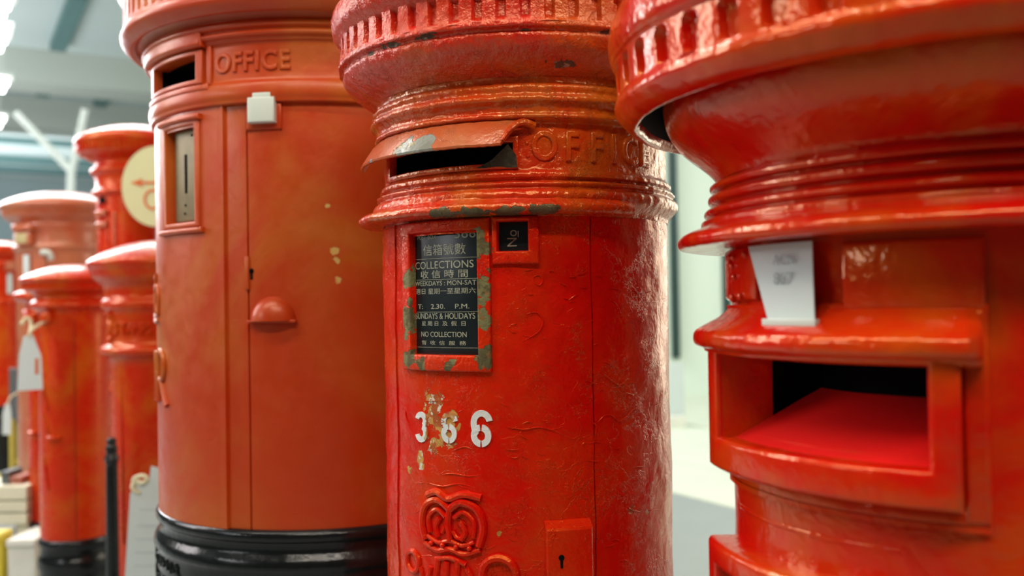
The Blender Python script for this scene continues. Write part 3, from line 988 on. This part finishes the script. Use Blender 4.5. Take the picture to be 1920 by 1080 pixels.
# cipher: crown with scrolls
mb = MB()
ct, cz = nb(845, 985)
for uv, rd in (([(-.040, -.022), (-.046, .000), (-.038, .022), (-.018, .030), (0, .020)], .0046), ([(0, .020), (.016, .030), (.038, .023), (.046, .002), (.040, -.022)], .0050),
               ([(-.042, -.026), (-.02, -.033), (0, -.029), (.02, -.033), (.042, -.026)], .0036), ([(-.036, -.017), (-.018, -.023), (0, -.019), (.018, -.023), (.034, -.017)], .0030),
               ([(-.032, -.012), (-.034, .006), (-.020, .018), (-.006, .010)], .0032), ([(.032, -.012), (.034, .006), (.020, .018), (.006, .010)], .0032),
               ([(0, .020), (-.003, .004), (0, -.018)], .0042), ([(-.018, -.016), (-.022, -.004), (-.016, .008)], .0036), ([(.016, -.016), (.022, -.006), (.014, .006)], .0036),
               ([(.004, -.006), (.010, -.014), (.020, -.014)], .0028), ([(-.012, -.010), (-.008, -.002)], .0030),
               ([(-.036, .034), (-.020, .040), (-.002, .033), (.020, .040), (.044, .037)], .0048)):
    mb.wtube(uv, rd, ct, cz, 0.2015)
for u in (-.028, -.010, .010, .028):
    mb.ball(P(ct + math.degrees(u / .2), cz - 0.025, 0.204), 0.0034, 6)
for (px, py, s) in ((776, 1052, 0.013), (936, 1078, 0.021)):
    tt, zz_ = nb(px, py)
    mb.wtube([(s * math.cos(a), s * math.sin(a)) for a in [i * math.pi / 4 for i in range(8)]], s * 0.26, tt, zz_, 0.2012, closed=True)
    mb.wtube([(s * 1.2, -s * .3), (s * 1.5, -s * 1.3), (s * .8, -s * 2.2)], s * 0.22, tt, zz_, 0.2012)
for uv, rd in (([(-.020, -.045), (-.024, -.075), (-.020, -.11)], .0042), ([(-.006, -.045), (-.008, -.08), (-.004, -.11)], .0040), ([(.010, -.043), (.008, -.08), (.012, -.11)], .0042), ([(-.024, -.045), (0, -.040), (.022, -.046)], .0035),
               ([(.022, -.05), (.030, -.065), (.026, -.08)], .004), ([(-.032, -.055), (-.036, -.075), (-.03, -.09)], .004)):
    mb.wtube(uv, rd, ct, cz, 0.2005)
mb.build('royal_cipher', m_hero, B)
# lock plate
lk = MB()
lt0, lt1 = nb(1020, 985)[0], nb(1104, 985)[0]
lk.stack([(lt0, lt1, -0.372, -0.266, 0.197), (lt0, lt1, -0.372, -0.2665, 0.203), (lt0 + .3, lt1 - .3, -0.3715, -0.2735, 0.2135), (lt0 + .8, lt1 - .8, -0.370, -0.2765, 0.2150)], n=10)
lk = lk.build('lock_box', m_hero, B, angle=25)
kt, kz = nb(1053, 1046, 0.215)
mb = MB()
kk = [(0.0036 * math.cos(math.radians(a)), 0.0036 * math.sin(math.radians(a))) for a in range(-60, 241, 20)]
kk += [(-0.0018, -0.0032), (-0.0014, -0.0125), (0.0016, -0.0125), (0.0018, -0.0032)]
n = len(kk)
mb.add([P(kt + math.degrees(u / .215), kz + v, 0.2154) for u, v in kk] + [P(kt + math.degrees(u / .215), kz + v, 0.213) for u, v in kk], [tuple(range(n))] + [(i, i + n, (i + 1) % n + n, (i + 1) % n) for i in range(n)])
mb.build('keyhole', m_dark, lk)

# ------------------------------------------------------------------ box D: nearest box, at the right
D = empty('pillar_box', (DCX, DCY, 0), 'nearest red pillar box at the right with a wide open hooded slot', 'post box')
profD = [(0.0, 0.375), (0.12, 0.368), (0.25, 0.34), (0.31, 0.315), (0.334, 0.300), (0.343, 0.285), (0.3485, 0.268), (0.3490, 0.252), (0.3465, 0.243), (0.3425, 0.2395), (0.3425, 0.236), (0.3400, 0.203), (0.3425, 0.199),
         (0.3425, 0.192), (0.3380, 0.186), (0.3330, 0.180), (0.3240, 0.1755), (0.3195, 0.177), (0.3160, 0.185), (0.3140, 0.235), (0.3050, 0.245), (0.2950, 0.235), (0.2925, 0.190), (0.2900, 0.176), (0.2830, 0.163), (0.2700, 0.150),
         (0.2540, 0.138), (0.2420, 0.127), (0.2375, 0.119)]
profD2 = [(0.2375, 0.119), (0.2385, 0.1165), (0.2450, 0.1160), (0.2460, 0.1120), (0.2445, 0.1090), (0.2375, 0.1085), (0.2375, 0.1055), (0.2465, 0.1045), (0.2485, 0.1000), (0.2465, 0.0955), (0.2395, 0.0945), (0.2400, 0.0915), (0.2495, 0.0905), (0.2535, 0.0865),
          (0.2515, 0.0825), (0.2465, 0.0815), (0.2480, 0.0785), (0.2550, 0.0785), (0.2565, 0.0755), (0.2560, 0.0720), (0.2620, 0.0690), (0.2720, 0.0655), (0.2785, 0.0620), (0.2815, 0.0560), (0.2785, 0.0495), (0.2700, 0.0490), (0.2273, 0.0500)]
profD = dense(chaikin(profD, 2), 0.004)
profD2 = dense(chaikin(profD2, 2), 0.0025)
FD = 7.2


def dispD(t, z, r):
    if 0.2035 < z < 0.2385 and r > 0.33:
        ph = ((t + 61.77) / FD + 0.5) % 1.0 - 0.5
        v = min(1, max(0, (z - 0.205) / 0.003)) * min(1, max(0, (0.2375 - z) / 0.002))
        hw = 0.24 * math.sqrt(max(0.0, 1 - max(0, (z - 0.226) / 0.012) ** 2))
        w = min(1, max(0, (hw - abs(ph)) / 0.07))
        return r - 0.009 * v * w
    return r + 0.0022 * n3(t, z, r, 16) + 0.0008 * n3(t, z, r, 60)


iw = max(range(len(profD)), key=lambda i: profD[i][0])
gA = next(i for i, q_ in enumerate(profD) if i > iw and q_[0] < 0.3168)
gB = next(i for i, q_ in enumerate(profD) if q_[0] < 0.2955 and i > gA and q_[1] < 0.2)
MB().lathe(profD[:gA + 1], angles(800), dispD).build('cap', m_d, D)
MB().lathe(profD[gA:gB + 1], angles(400)).build('cap_hollow', plain('shaded_groove_black', (0.010, 0.007, 0.006), 0.8, spec=0.15), D)  # groove coloured near-black to stand for the shade under the rim
MB().lathe(profD[gB:], angles(400), lambda t, z, r: r + 0.0022 * n3(t, z, r, 16)).build('neck', m_d, D)
MB().lathe(profD2, angles(360), lambda t, z, r: r + 0.0018 * n3(t, z, r, 22)).build('collar', m_d, D)
sD = (-84.0, -31.8, -0.1350, -0.0535)
exd = [sD[0], sD[1]]
MB().lathe(dense([(0.2273, 0.050), (0.2273, -0.75), (0.2, -0.751)], 0.01), angles(300, exd), lambda t, z, r: r + 0.0020 * n3(t, z, r, 14),
           skip=lambda t, z: sD[0] < t < sD[1] and -0.135 < z < -0.054).build('body', m_d, D)
MB().lathe(chaikin([(0.2273, -0.75), (0.235, -0.755), (0.237, -0.775), (0.233, -0.79), (0.236, -0.95), (0.25, -0.97), (0.254, -1.05), (0, -1.05)], 2), angles(120)).build('base', m_blk, D)
# aperture surround: outer plate, frame, chute
MB().frame(-96, -21.6, -0.1830, -0.0100, (-95, -22.6, -0.182, -0.011), 0.2265, 0.2330, 0.2265, 0.003, n=24).slab(-95, -22, -0.182, -0.168, 0.226, 0.2325, 0.004, n=24).slab(-26.5, -22, -0.178, -0.012, 0.226, 0.2345, 0.004, n=4).build('outer_surround', m_d, D)
MB().frame(-90.5, -26.6, -0.1660, -0.0300, sD, 0.2265, 0.2575, 0.200, 0.005, n=30).build('slot_frame', m_d, D)
# ramp inside the slot
mb = MB()
nn = 24
vs = []
for i in range(nn + 1):
    t = -84.5 + (-31.3 + 84.5) * i / nn
    vs += [P(t, -0.1368, 0.2530), P(t, -0.1345, 0.235), P(t, -0.0900, 0.150), P(t, -0.1380, 0.150)]
mb.add(vs, [(4 * i + j, 4 * i + (j + 1) % 4, 4 * i + 4 + (j + 1) % 4, 4 * i + 4 + j) for i in range(nn) for j in range(4)])
mb.build('ramp', m_inred, D)
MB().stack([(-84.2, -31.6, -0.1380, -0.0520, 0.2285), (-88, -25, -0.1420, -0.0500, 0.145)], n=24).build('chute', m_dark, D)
for nm, ta, tb in (('cheek', -84.6, -83.9), ('cheek', -31.9, -31.2)):
    MB().stack([(ta, tb, -0.1375, -0.0525, 0.253), (ta + (-3 if ta < -50 else 0), tb + (-3 if ta < -50 else 0), -0.1375, -0.0525, 0.20)], n=3, first=True).build(nm, m_inred, D)
# hood ledge over the slot
hp = [(0.2265, -0.0060), (0.2330, -0.0110), (0.2400, -0.0185), (0.2600, -0.0290), (0.2670, -0.0330), (0.2690, -0.0385), (0.2685, -0.0460), (0.2640, -0.0495), (0.2580, -0.0500), (0.2560, -0.0560), (0.2265, -0.0570)]
hp = dense(chaikin(hp, 2), 0.003)
ths = [-94 + i * 0.5 for i in range(int((-23.0 + 94) / 0.5) + 1)]


def dispHD(t, z, r):
    k = min(1, max(0, (-22.6 - t) / 3.0))
    return 0.2265 + (r - 0.2265) * (0.3 + 0.7 * k ** 0.5) + 0.0012 * n3(t, z, r, 40)


mb = MB().lathe(hp, ths, dispHD, full=False)
n_ = len(ths)
mb.f.append(tuple(i * n_ for i in range(len(hp))))
mb.f.append(tuple((i + 1) * n_ - 1 for i in range(len(hp)))[::-1])
mb.build('slot_hood', m_d, D)
# panel above the hood, right of the card
pt0 = nd(1583, 520)[0]
MB().slab(pt0, -22, -0.0125, 0.0440, 0.2255, 0.2335, 0.004).build('raised_panel', m_d, D)
MB().slab(-100, -74.5, -0.004, 0.0485, 0.2255, 0.2330, 0.005).build('raised_panel', m_d, D)
for i in range(9):
    MB().ball(P(-88 + random.uniform(-3, 9), random.uniform(-0.002, 0.043), 0.233), 0.004, 6).build('cast_boss', m_d, D)
# lower notice frame
fr = (-86.0, -39.5, -0.42, -0.262)
MB().frame(-92, -36.2, -0.45, -0.2380, fr, 0.2265, 0.2590, 0.232, 0.006, n=24).build('notice_frame', m_d, D)
MB().slab(-84.0, -39.8, -0.419, -0.263, 0.226, 0.2400, 0.002, n=24).build('notice_plate', m_d, D)
MB().slab(-86.0, -84.0, -0.42, -0.262, 0.22, 0.2325, 0.0005, n=2).build('gap', m_dark, D)
MB().slab(-90, -38.5, -0.2100, -0.2045, 0.225, 0.2285, 0.002, n=20).build('moulding', m_d, D)

# card standing on the hood of D
c0, c1 = nd(1403, 456, 0.2400), nd(1522, 456, 0.2400)
b0, b1 = nd(1440, 603, 0.2480), nd(1527, 603, 0.2480)
card = empty('exhibit_card', (DCX, DCY, 0), 'white tapered card standing on the hood above the open slot', 'card')
vs = []
zt, zb = 0.0465, -0.0215
for k in range(9):
    s = k / 8
    vs += [P(b0[0] + (b1[0] - b0[0]) * s, zb, 0.2480), P(c0[0] + (c1[0] - c0[0]) * s, zt, 0.2400)]
nv = len(vs)
vs += [tuple(Vector(v) + Vector((math.sin(math.radians(-58)) * -0.0012, math.cos(math.radians(-58)) * 0.0012, 0))) for v in vs]
fs = []
for k in range(8):
    a = 2 * k
    fs += [(a, a + 2, a + 3, a + 1), (nv + a, nv + a + 1, nv + a + 3, nv + a + 2), (a, nv + a, nv + a + 2, a + 2), (a + 1, a + 3, nv + a + 3, nv + a + 1)]
fs += [(0, 1, nv + 1, nv), (nv - 2, 2 * nv - 2, 2 * nv - 1, nv - 1)]
MB().add(vs, fs).build('sheet', m_card, card)
MB().slab(b0[0] - 0.5, b1[0] + 1.0, zb - 0.0045, zb + 0.002, 0.2470, 0.2535, 0.0008, n=6).build('holder', m_white, card)
mb = MB()
for s, py, sz in (('ACN', 487, 0.0125), ('867', 523, 0.0150)):
    t, z = nd(1470, py, 0.2435)
    wrap_text(mb, s, sz, t, z, 0.2436 + (0.0465 - z) * 0.09 - 0.001, extrude=0.0001)
mb.build('card_print', m_print, card)


# ------------------------------------------------------------------ boxes further down the row
def far_box(px, Y, label, mat, prof, base_y, base_r, name='pillar_box', seg=120, flute=None):
    """prof in pixels: (half width, y)"""
    v = W(px, 577, Y)
    s = Y / FPX
    t = empty(name, (v.x, Y, 0), label, 'post box')
    zz = lambda y: W(px, y, Y).z
    pr = [(h * s, zz(y)) for h, y in prof]
    pr = dense(chaikin(pr, 2), 0.006)
    cut = next((i for i, (r, z) in enumerate(pr) if z < zz(flute[1])), len(pr)) if flute else 0

    def disp(t_, z, r):
        if flute and zz(flute[1]) < z < zz(flute[0]):
            w = (t_ / flute[2]) % 1
            if 0.25 < w < 0.7: return r - flute[3] * s
        return r
    if flute:
        MB().lathe(pr[:cut + 1], angles(480), disp).build('cap', mat, t)
        MB().lathe(pr[cut:], angles(seg)).build('body', mat, t)
    else:
        MB().lathe(pr, angles(seg)).build('body', mat, t)
    r = base_r * s
    zb = pr[-1][1]
    MB().lathe(chaikin([(r * .95, zb + .001), (r * 1.03, zb - 0.004), (r * 1.06, zb - 0.02), (r, zb - 0.032), (r, zb - .06), (r * 1.07, zb - .075), (r * 1.07, zb - 0.1), (r * 1.02, zb - 0.12), (r * 1.04, -EYE + 0.04), (r * 1.1, -EYE), (0, -EYE)], 2), angles(96)).build('base', m_blk, t)
    return t, v.x, Y, s, zz


# G: STAMPS machine box just left of A
G, gx, gy, gs, gz = far_box(300, 2.9, 'red box lettered STAMPS with a low domed cap, beside the large box', m_f,
                            [(0, 451), (40, 454), (85, 468), (120, 486), (127, 493), (126, 500), (120, 508), (118, 518), (112, 526), (104, 533), (97, 540), (96, 556), (100, 562), (103, 568), (102, 576), (96, 581), (93, 588), (93, 638), (99, 645), (105, 650), (105, 658), (98, 663), (88, 668), (86, 700), (84, 1092)], 0, 86)
R_g = 93 * gs
mb = MB()
for ch, px in zip('STAMPS', (219, 232, 245, 257, 269, 281)):
    t, z = near(gx, gy, px, 617, R_g)
    wrap_text(mb, ch, 0.046, t, z, R_g, extrude=0.004, bevel=0.002, xs=0.75)
mb.build('cast_lettering', m_f, G)
mb = MB()
t, z = near(gx, gy, 210, 612, R_g)
mb.wtube([(0, .04), (-.01, .02), (.004, .0), (-.01, -.02), (0, -.04)], 0.012, t, z, R_g).wtube([(.012, .03), (.014, -.03)], 0.007, t, z, R_g)
mb.build('crest', m_f, G)
mb = MB()
Rb = 85 * gs
for uvs, y in (([(-.02, .05), (.012, .02), (-.014, -.02), (.012, -.05)], 700), ([(-.01, .07), (.016, .03), (.006, -.03), (.03, -.07)], 880), ([(-.014, .04), (.01, 0), (-.01, -.04)], 940)):
    MB().wtube(uvs, 0.006, -62, gz(y), Rb).build('royal_cipher', m_f, G)
MB().slab(-66, -56, gz(1035), gz(1005), Rb * .9, Rb * 1.1, 0.004).build('hinge', m_f, G)
MB().slab(-30, -28.6, gz(1000), gz(672), Rb - .004, Rb + .004, 0.001, n=2).build('door_edge', m_f, G)

# F: short box with black base, front left
F, fx, fy, fs_, fz = far_box(142, 3.3, 'short red pillar box with bright domed top and black base, left of the bollard', m_f,
                             [(0, 496), (30, 498), (60, 505), (85, 516), (94, 522), (95, 527), (90, 531), (90, 541), (88, 545), (78, 549), (70, 553), (68, 560), (74, 564), (78, 569), (78, 575), (72, 579), (64, 582), (63, 600), (63, 999)], 0, 64, flute=(530, 542, 5, 2))
Rf = 63 * fs_
t0, z0 = near(fx, fy, 140, 800, Rf)
MB().slab(t0 - 1.2, t0 + 0.4, fz(995), fz(585), Rf - .004, Rf + .0035, 0.001, n=3).build('door_edge', m_f, F)
MB().slab(t0 - .1, t0 + 1.4, fz(995), fz(585), Rf - .004, Rf + .0006, 0.0002, n=3).build('seam', m_seam, F)
t1, z1 = near(fx, fy, 104, 820, Rf)
MB().tube([P(t1 - 7, z1, Rf), P(t1 - 5, z1, Rf + .02), P(t1 + 5, z1, Rf + .02), P(t1 + 7, z1, Rf)], 0.007).build('handle', m_f, F)
MB().slab(t1 - 14, t1 - 2, fz(585) - .03, fz(585), Rf - .002, Rf + .028, 0.006).build('hood', m_f, F)
mb = MB()
for y0, y1, r_ in ((720, 760, .006), (770, 800, .007), (850, 905, .006)):
    MB().wtube([(-.005, 0), (.004, (fz(y1) - fz(y0)) * .5), (.002 + .012, fz(y1) - fz(y0))], r_, t1 - 22, fz(y0), Rf).build('royal_cipher', m_f, F)

# K: narrow box half hidden behind F
K, kx, ky, ks_, kz_ = far_box(103, 3.9, 'narrow red box half hidden behind the short box, a white tag on it', m_f,
                              [(0, 538), (40, 540), (66, 547), (71, 552), (70, 560), (60, 566), (50, 570), (50, 578), (55, 584), (55, 590), (48, 595), (46, 620), (46, 968)], 0, 46)
Rk = 46 * ks_
t2, z2 = near(kx, ky, 66, 811, Rk)
MB().tube([P(t2 - 8, z2, Rk), P(t2 - 5, z2, Rk + .02), P(t2 + 7, z2, Rk + .02), P(t2 + 9, z2, Rk)], 0.008).build('handle', m_f, K)
MB().slab(t2 - 16, t2 + 12, kz_(600), kz_(588), Rk - .002, Rk + .03, 0.006).build('hood', m_f, K)

# H: wide faded box
H, hx, hy, hs, hz = far_box(122, 4.45, 'wide faded orange-red pillar box with a fluted cap, behind the short box', m_h,
                            [(0, 361), (40, 363), (75, 371), (98, 380), (109, 388), (110, 394), (106, 397), (104, 408), (100, 413), (92, 418), (86, 423), (88, 428), (86, 434), (84, 438), (84, 462), (87, 465), (86, 470), (82, 474), (80, 480), (80, 985)], 0, 82, flute=(396, 409, 3, 2.2))
Rh = 84 * hs
t3, z3 = near(hx, hy, 52, 447, Rh)
m_hp = plain('pale_brass_plate', (0.50, 0.42, 0.2), 0.5, noise=0.2)
MB().slab(t3 - 12, t3 + 9, z3 - .032, z3 + .03, Rh - .002, Rh + .03, .005).build('slot_surround', m_h, H)
MB().slab(t3 - 10, t3 + 6, z3 - .024, z3 + .022, Rh + .02, Rh + .033, .003).build('slot_plate', m_hp, H)
MB().slab(t3 - 14, t3 + 12, z3 + .034, z3 + .06, Rh - .002, Rh + .04, .006).build('hood', m_h, H)
t4, z4 = near(hx, hy, 50, 500, Rh)
MB().slab(t4 - 5, t4 + 4, z4 - .055, z4 + .055, Rh - .006, Rh + .004, .002).build('notice', m_card, H)
t5, z5 = near(hx, hy, 92, 478, Rh)
MB().tube([P(t5 - 7, z5 + .008, Rh), P(t5 - 5, z5 + .012, Rh + .02), P(t5 + 2, z5 + .006, Rh + .022), P(t5 + 3, z5 - .02, Rh + .01)], 0.013).build('catch', m_white, H)
t6_, z6_ = near(hx, hy, 87, 600, Rh)
MB().slab(t6_ - .5, t6_ + .5, hz(980), hz(476), Rh - .02, Rh - .007, .0005, n=2).build('seam', m_seam, H)

# E: tall box carrying the pale yellow sign
E_, ex_, ey_, es_, ez_ = far_box(262, 3.75, 'tall red pillar box behind the yellow sign, with a domed cap', m_f,
                                 [(0, 237), (40, 240), (75, 249), (103, 261), (110, 268), (111, 275), (108, 281), (107, 291), (101, 297), (88, 303), (76, 308), (74, 316), (82, 321), (84, 328), (78, 333), (74, 338), (74, 358), (80, 362), (82, 366), (76, 371), (72, 376), (70, 1005)], 0, 72, flute=(277, 292, 5, 2.5))
Re = 72 * es_
t7, z7 = near(ex_, ey_, 197, 375, Re)
MB().slab(t7 - 14, t7 + 6, z7 - .022, z7 + .02, Re - .002, Re + .006, .002).build('slot_frame', m_f, E_)
MB().slab(t7 - 10, t7 + 4, z7 - .014, z7 + .012, Re - .002, Re + .0085, .001).build('slot', m_dark, E_)
MB().slab(t7 - 16, t7 + 10, z7 + .022, z7 + .038, Re - .002, Re + .022, .005).build('hood', m_f, E_)
for dz, rr in ((-.05, .02), (-.095, .017)):
    MB().slab(t7 - 16, t7 + 6, z7 + dz - .012, z7 + dz + .010, Re - .002, Re + rr, .006).build('plate_ledge', m_h, E_)
mb = MB()
for i in range(9):
    y = 400 + i * 7
    tt, zz2 = near(ex_, ey_, 215, y, Re)
    MB().ball(P(tt, zz2, Re), 0.007, 6).build('rivet', m_h, E_)
MB().slab(t7 + 3, t7 + 6, ez_(700), ez_(400), Re - .003, Re + .006, .002, n=2).build('door_edge', m_f, E_)

# yellow sign fixed beside E
sy = 3.45
sp = W(292, 349, sy)
sg = empty('enamel_sign', (sp.x, sy, 0), 'pale yellow oval enamel sign with an orange arrow pointing left', 'sign')
n = 64
ra, rb_ = 64 * sy / FPX, 76 * sy / FPX
ol = [(ra * math.cos(2 * math.pi * i / n), rb_ * math.sin(2 * math.pi * i / n)) for i in range(n)]
mb = MB()
mb.add([(u, 0, v + sp.z + EYE) for u, v in ol] + [(u, 0.012, v + sp.z + EYE) for u, v in ol], [tuple(range(n))[::-1], tuple(range(n, 2 * n))] + [(i, (i + 1) % n, (i + 1) % n + n, i + n) for i in range(n)])
mb.build('plate', m_yel, sg, angle=30)
mb = MB()
s = sy / FPX
f = lambda x, y, d=-0.002: (((x - 292) * s), d, (349 - y) * s + sp.z + EYE)
arrow = [(245, 342), (268, 334), (264, 340), (330, 340), (330, 345), (264, 345), (269, 351)]
mb.add([f(x, y) for x, y in arrow] + [f(x, y, 0.001) for x, y in arrow], [tuple(range(7))] + [(i, i + 7, (i + 1) % 7 + 7, (i + 1) % 7) for i in range(7)])
mb.build('arrow', m_rust, sg)
mb = MB()
vs = []
N_ = 48
for i in range(N_):
    a = 2 * math.pi * i / N_
    for q_, d in ((17, -0.002), (13, -0.002), (13, 0.001), (17, 0.001)):
        vs.append(f(286 + q_ * math.cos(a), 374 - q_ * 1.15 * math.sin(a), d))
mb.add(vs, [(4 * i + j, 4 * i + (j + 1) % 4, 4 * ((i + 1) % N_) + (j + 1) % 4, 4 * ((i + 1) % N_) + j) for i in range(N_) for j in range(4)])
mb.build('letter', m_rust, sg)
MB().tube([(0, 0.028, 0.02), (0, 0.028, sp.z + EYE)], 0.014, sub=1).tube([(0, 0.028, sp.z + EYE - .02), (0, 0.005, sp.z + EYE - .02)], 0.008, sub=1).build('post', m_grey, sg)
MB().lathe([(0, -EYE + .02), (.12, -EYE + .02), (.13, -EYE), (0, -EYE)], angles(32)).build('foot', m_grey, sg)

# J: box at the left edge
J, jx, jy, js, jz = far_box(2, 5.4, 'red pillar box with a pale notice, cut by the left picture edge', m_f,
                            [(0, 452), (25, 454), (44, 462), (47, 468), (46, 476), (40, 482), (34, 488), (38, 495), (38, 500), (33, 506), (32, 560), (35, 564), (35, 569), (31, 573), (31, 758)], 0, 30)
Rj = 33 * js
t8, z8 = near(jx, jy, 20, 497, Rj)
MB().slab(t8 - 20, t8 + 12, z8 - .03, z8 + .02, Rj - .003, Rj + .03, .006).build('slot_surround', m_h, J)
t8, z8 = near(jx, jy, 18, 531, Rj)
MB().slab(t8 - 8, t8 + 8, z8 - .06, z8 + .055, Rj - .006, Rj + .005, .002).build('notice', m_card, J)
# I: another box between J and H
I_, ix, iy, is_, iz = far_box(48, 6.0, 'slim red box between the left edge box and the wide faded one', m_f,
                              [(0, 505), (12, 507), (20, 512), (22, 518), (18, 524), (16, 530), (16, 700), (16, 742)], 0, 14)

# bollard between F and G
bo = W(209, 820, 2.7)
t = empty('bollard', (bo.x, 2.7, 0), 'thin black metal bollard with ringed neck between the short box and the STAMPS box', 'bollard')
s = 2.7 / FPX
zt = bo.z
pr = [(0, zt), (6 * s, zt - 1 * s), (9 * s, zt - 5 * s), (9 * s, zt - 10 * s), (7 * s, zt - 13 * s), (10 * s, zt - 16 * s), (11 * s, zt - 22 * s), (9 * s, zt - 30 * s), (12 * s, zt - 34 * s), (12 * s, zt - 46 * s), (10 * s, zt - 50 * s), (10.5 * s, zt - 60 * s), (12.5 * s, -EYE + .05), (22 * s, -EYE + .03), (24 * s, -EYE), (0, -EYE)]
MB().lathe(chaikin(pr, 1), angles(48)).build('post', m_blk, t)
mb = MB()
MB().lathe([(12 * s, zt - 36 * s), (13.5 * s, zt - 40 * s), (12 * s, zt - 44 * s)], angles(48)).build('collar', m_blk, t)


# ------------------------------------------------------------------ tags and clutter
def tag_thing(name, label, Y, poly, strings, mark=None, knot=None, body_extra=None):
    c = W(poly[0][0], poly[0][1], Y)
    root = empty(name, (c.x, Y, c.z + EYE), label, 'tag')
    n = len(poly)
    pt = lambda x, y, d=0: tuple(W(x, y, Y) - Vector((c.x, Y, c.z)) + Vector((0, d, 0)))
    MB().add([pt(x, y) for x, y in poly] + [pt(x, y, .002) for x, y in poly], [tuple(range(n)), tuple(range(n, 2 * n))[::-1]] + [(i, i + n, (i + 1) % n + n, (i + 1) % n) for i in range(n)]).build('sheet', m_card, root, flat=True)
    if strings:
        mb = MB()
        for st in strings: mb.tube([pt(x, y, d) for x, y, d in st], knot or 0.004)
        mb.build('string', m_string, root)
    if mark:
        for (xa, ya, xb, yb) in mark:
            mb = MB()
            mb.add([pt(xa, ya, -.0008), pt(xb, ya, -.0008), pt(xb, yb, -.0008), pt(xa, yb, -.0008), pt(xa, ya, .001), pt(xb, ya, .001), pt(xb, yb, .001), pt(xa, yb, .001)], [(0, 1, 2, 3), (0, 4, 5, 1), (1, 5, 6, 2), (2, 6, 7, 3), (3, 7, 4, 0)])
            mb.build('print', m_rust if name == 'string_tag' else m_faint, root, flat=True)
    return root


tag_thing('string_tag', 'white paper tag with a small red stamp hanging on the narrow box', 3.14, [(44, 630), (62, 628), (77, 668), (80, 730), (32, 733), (36, 665)],
          [[(54, 632, 0), (60, 618, .0), (66, 606, .05), (80, 598, .05)], [(40, 608, .0), (44, 596, 0.02), (52, 604, .02), (56, 625, 0)]], [(66, 672, 72, 702)], 0.006)
tag_thing('paper_label', 'large white printed label hanging beside the STAMPS box', 2.55, [(283, 874), (345, 890), (345, 1130), (231, 1130), (244, 925), (262, 905), (280, 900)],
          [[(262, 925, 0), (250, 915, -.005), (254, 902, 0), (268, 905, -.004), (276, 898, 0), (266, 892, .0), (250, 900, .0), (258, 918, .01), (262, 925, 0)]],
          [(262, 954, 300, 957), (256, 985, 298, 987), (254, 1010, 298, 1012), (252, 1035, 298, 1037), (252, 1060, 298, 1062)], 0.006)
tag_thing('paper_tag', 'small white tag at the left edge, low in front of the grey plate', 4.3, [(10, 757), (18, 757), (21, 778), (20, 815), (4, 815), (5, 775)], [[(14, 760, 0), (16, 745, .02), (22, 735, .1)]])

# yellow stand with a grey plate
Y = 4.7
v = W(38, 900, Y)
st = empty('yellow_stand', (v.x, Y, 0), 'yellow metal stand with a dark grey plate on top, left of the boxes', 'stand')
pz = lambda y: W(38, y, Y).z + EYE
px_ = lambda x: W(x, 800, Y).x - v.x
MB().box(px_(20), px_(47), -.012, .012, pz(792), pz(690)).build('plate', m_grey, st, bevel=.003)
for x in (26, 46):
    MB().box(px_(x - 4), px_(x + 4), -.03, .03, 0, pz(785)).build('upright', m_olive, st, bevel=.004)
MB().box(px_(0), px_(56), -.05, .05, pz(905), pz(885)).box(px_(22), px_(50), -.02, .02, pz(870), pz(862)).build('crossbar', m_olive, st, bevel=.004)
# planked bench
Y = 3.78
v = W(20, 940, Y)
bz = lambda y: W(20, y, Y).z + EYE
be = empty('low_bench', (v.x, Y, 0), 'low bench of pale planks at the lower left corner', 'bench')
w0, w1 = W(-120, 940, Y).x - v.x, W(50, 940, Y).x - v.x
for i, (ya, yb) in enumerate(((912, 938), (941, 961), (964, 984))):
    MB().box(w0, w1, 0, .22, bz(yb), bz(ya)).build('plank', m_wood, be, bevel=.004)
for x in (w0 + .03, w1 - .03):
    MB().box(x - .025, x + .025, .02, .2, 0, bz(984)).build('leg', m_wood, be, bevel=.003)
# clutter on the bench
cy = Y + .1
for (x0_, x1_, ya, mat, nm, lb, cat) in ((14, 30, 880, m_grey, 'tool_box', 'small dark tool box on the low bench', 'box'), (31, 52, 890, plain('dull_red_plastic', (.45, .16, .1), .5), 'plastic_tub', 'dull red tub on the low bench', 'tub')):
    a_, b_ = W(x0_, 900, cy), W(x1_, 900, cy)
    zt_ = W(x0_, ya, cy).z + EYE
    h_ = max(.03, zt_ - bz(912))
    t = empty(nm, ((a_.x + b_.x) / 2, cy, bz(912)), lb, cat)
    hw = (b_.x - a_.x) / 2
    MB().box(-hw, hw, -.05, .05, 0, h_ * .7).build('body', mat, t, bevel=.004)
    MB().box(-hw * 1.08, hw * 1.08, -.055, .055, h_ * .7, h_).build('lid', mat, t, bevel=.003)
a_, b_ = W(0, 930, cy), W(24, 930, cy)
# crates under the bench
Y = 3.5
for (xa, xb, yb_, mat, lb) in ((14, 66, 1062, m_crate, 'white crate on the floor below the bench, right of the yellow one'), (-30, 4, 1062, plain('yellow_crate_plastic', (.75, .62, .05), .5), 'yellow crate on the floor at the lower left corner')):
    v = W(xa, 1060, Y)
    v2 = W(xb, 1060, Y)
    t = empty('storage_crate', ((v.x + v2.x) / 2, Y, 0), lb, 'crate')
    hw = (v2.x - v.x) / 2
    top = W(20, 1012 if xa > 0 else 1000, Y).z + EYE
    dp = .2 if xa > 0 else .07
    MB().box(-hw, hw, 0, dp, 0, top * .86).build('tub', mat, t, bevel=.006)
    MB().box(-hw * 1.04, hw * 1.04, -.008, dp + .008, top * .86, top).build('rim', mat, t, bevel=.004)
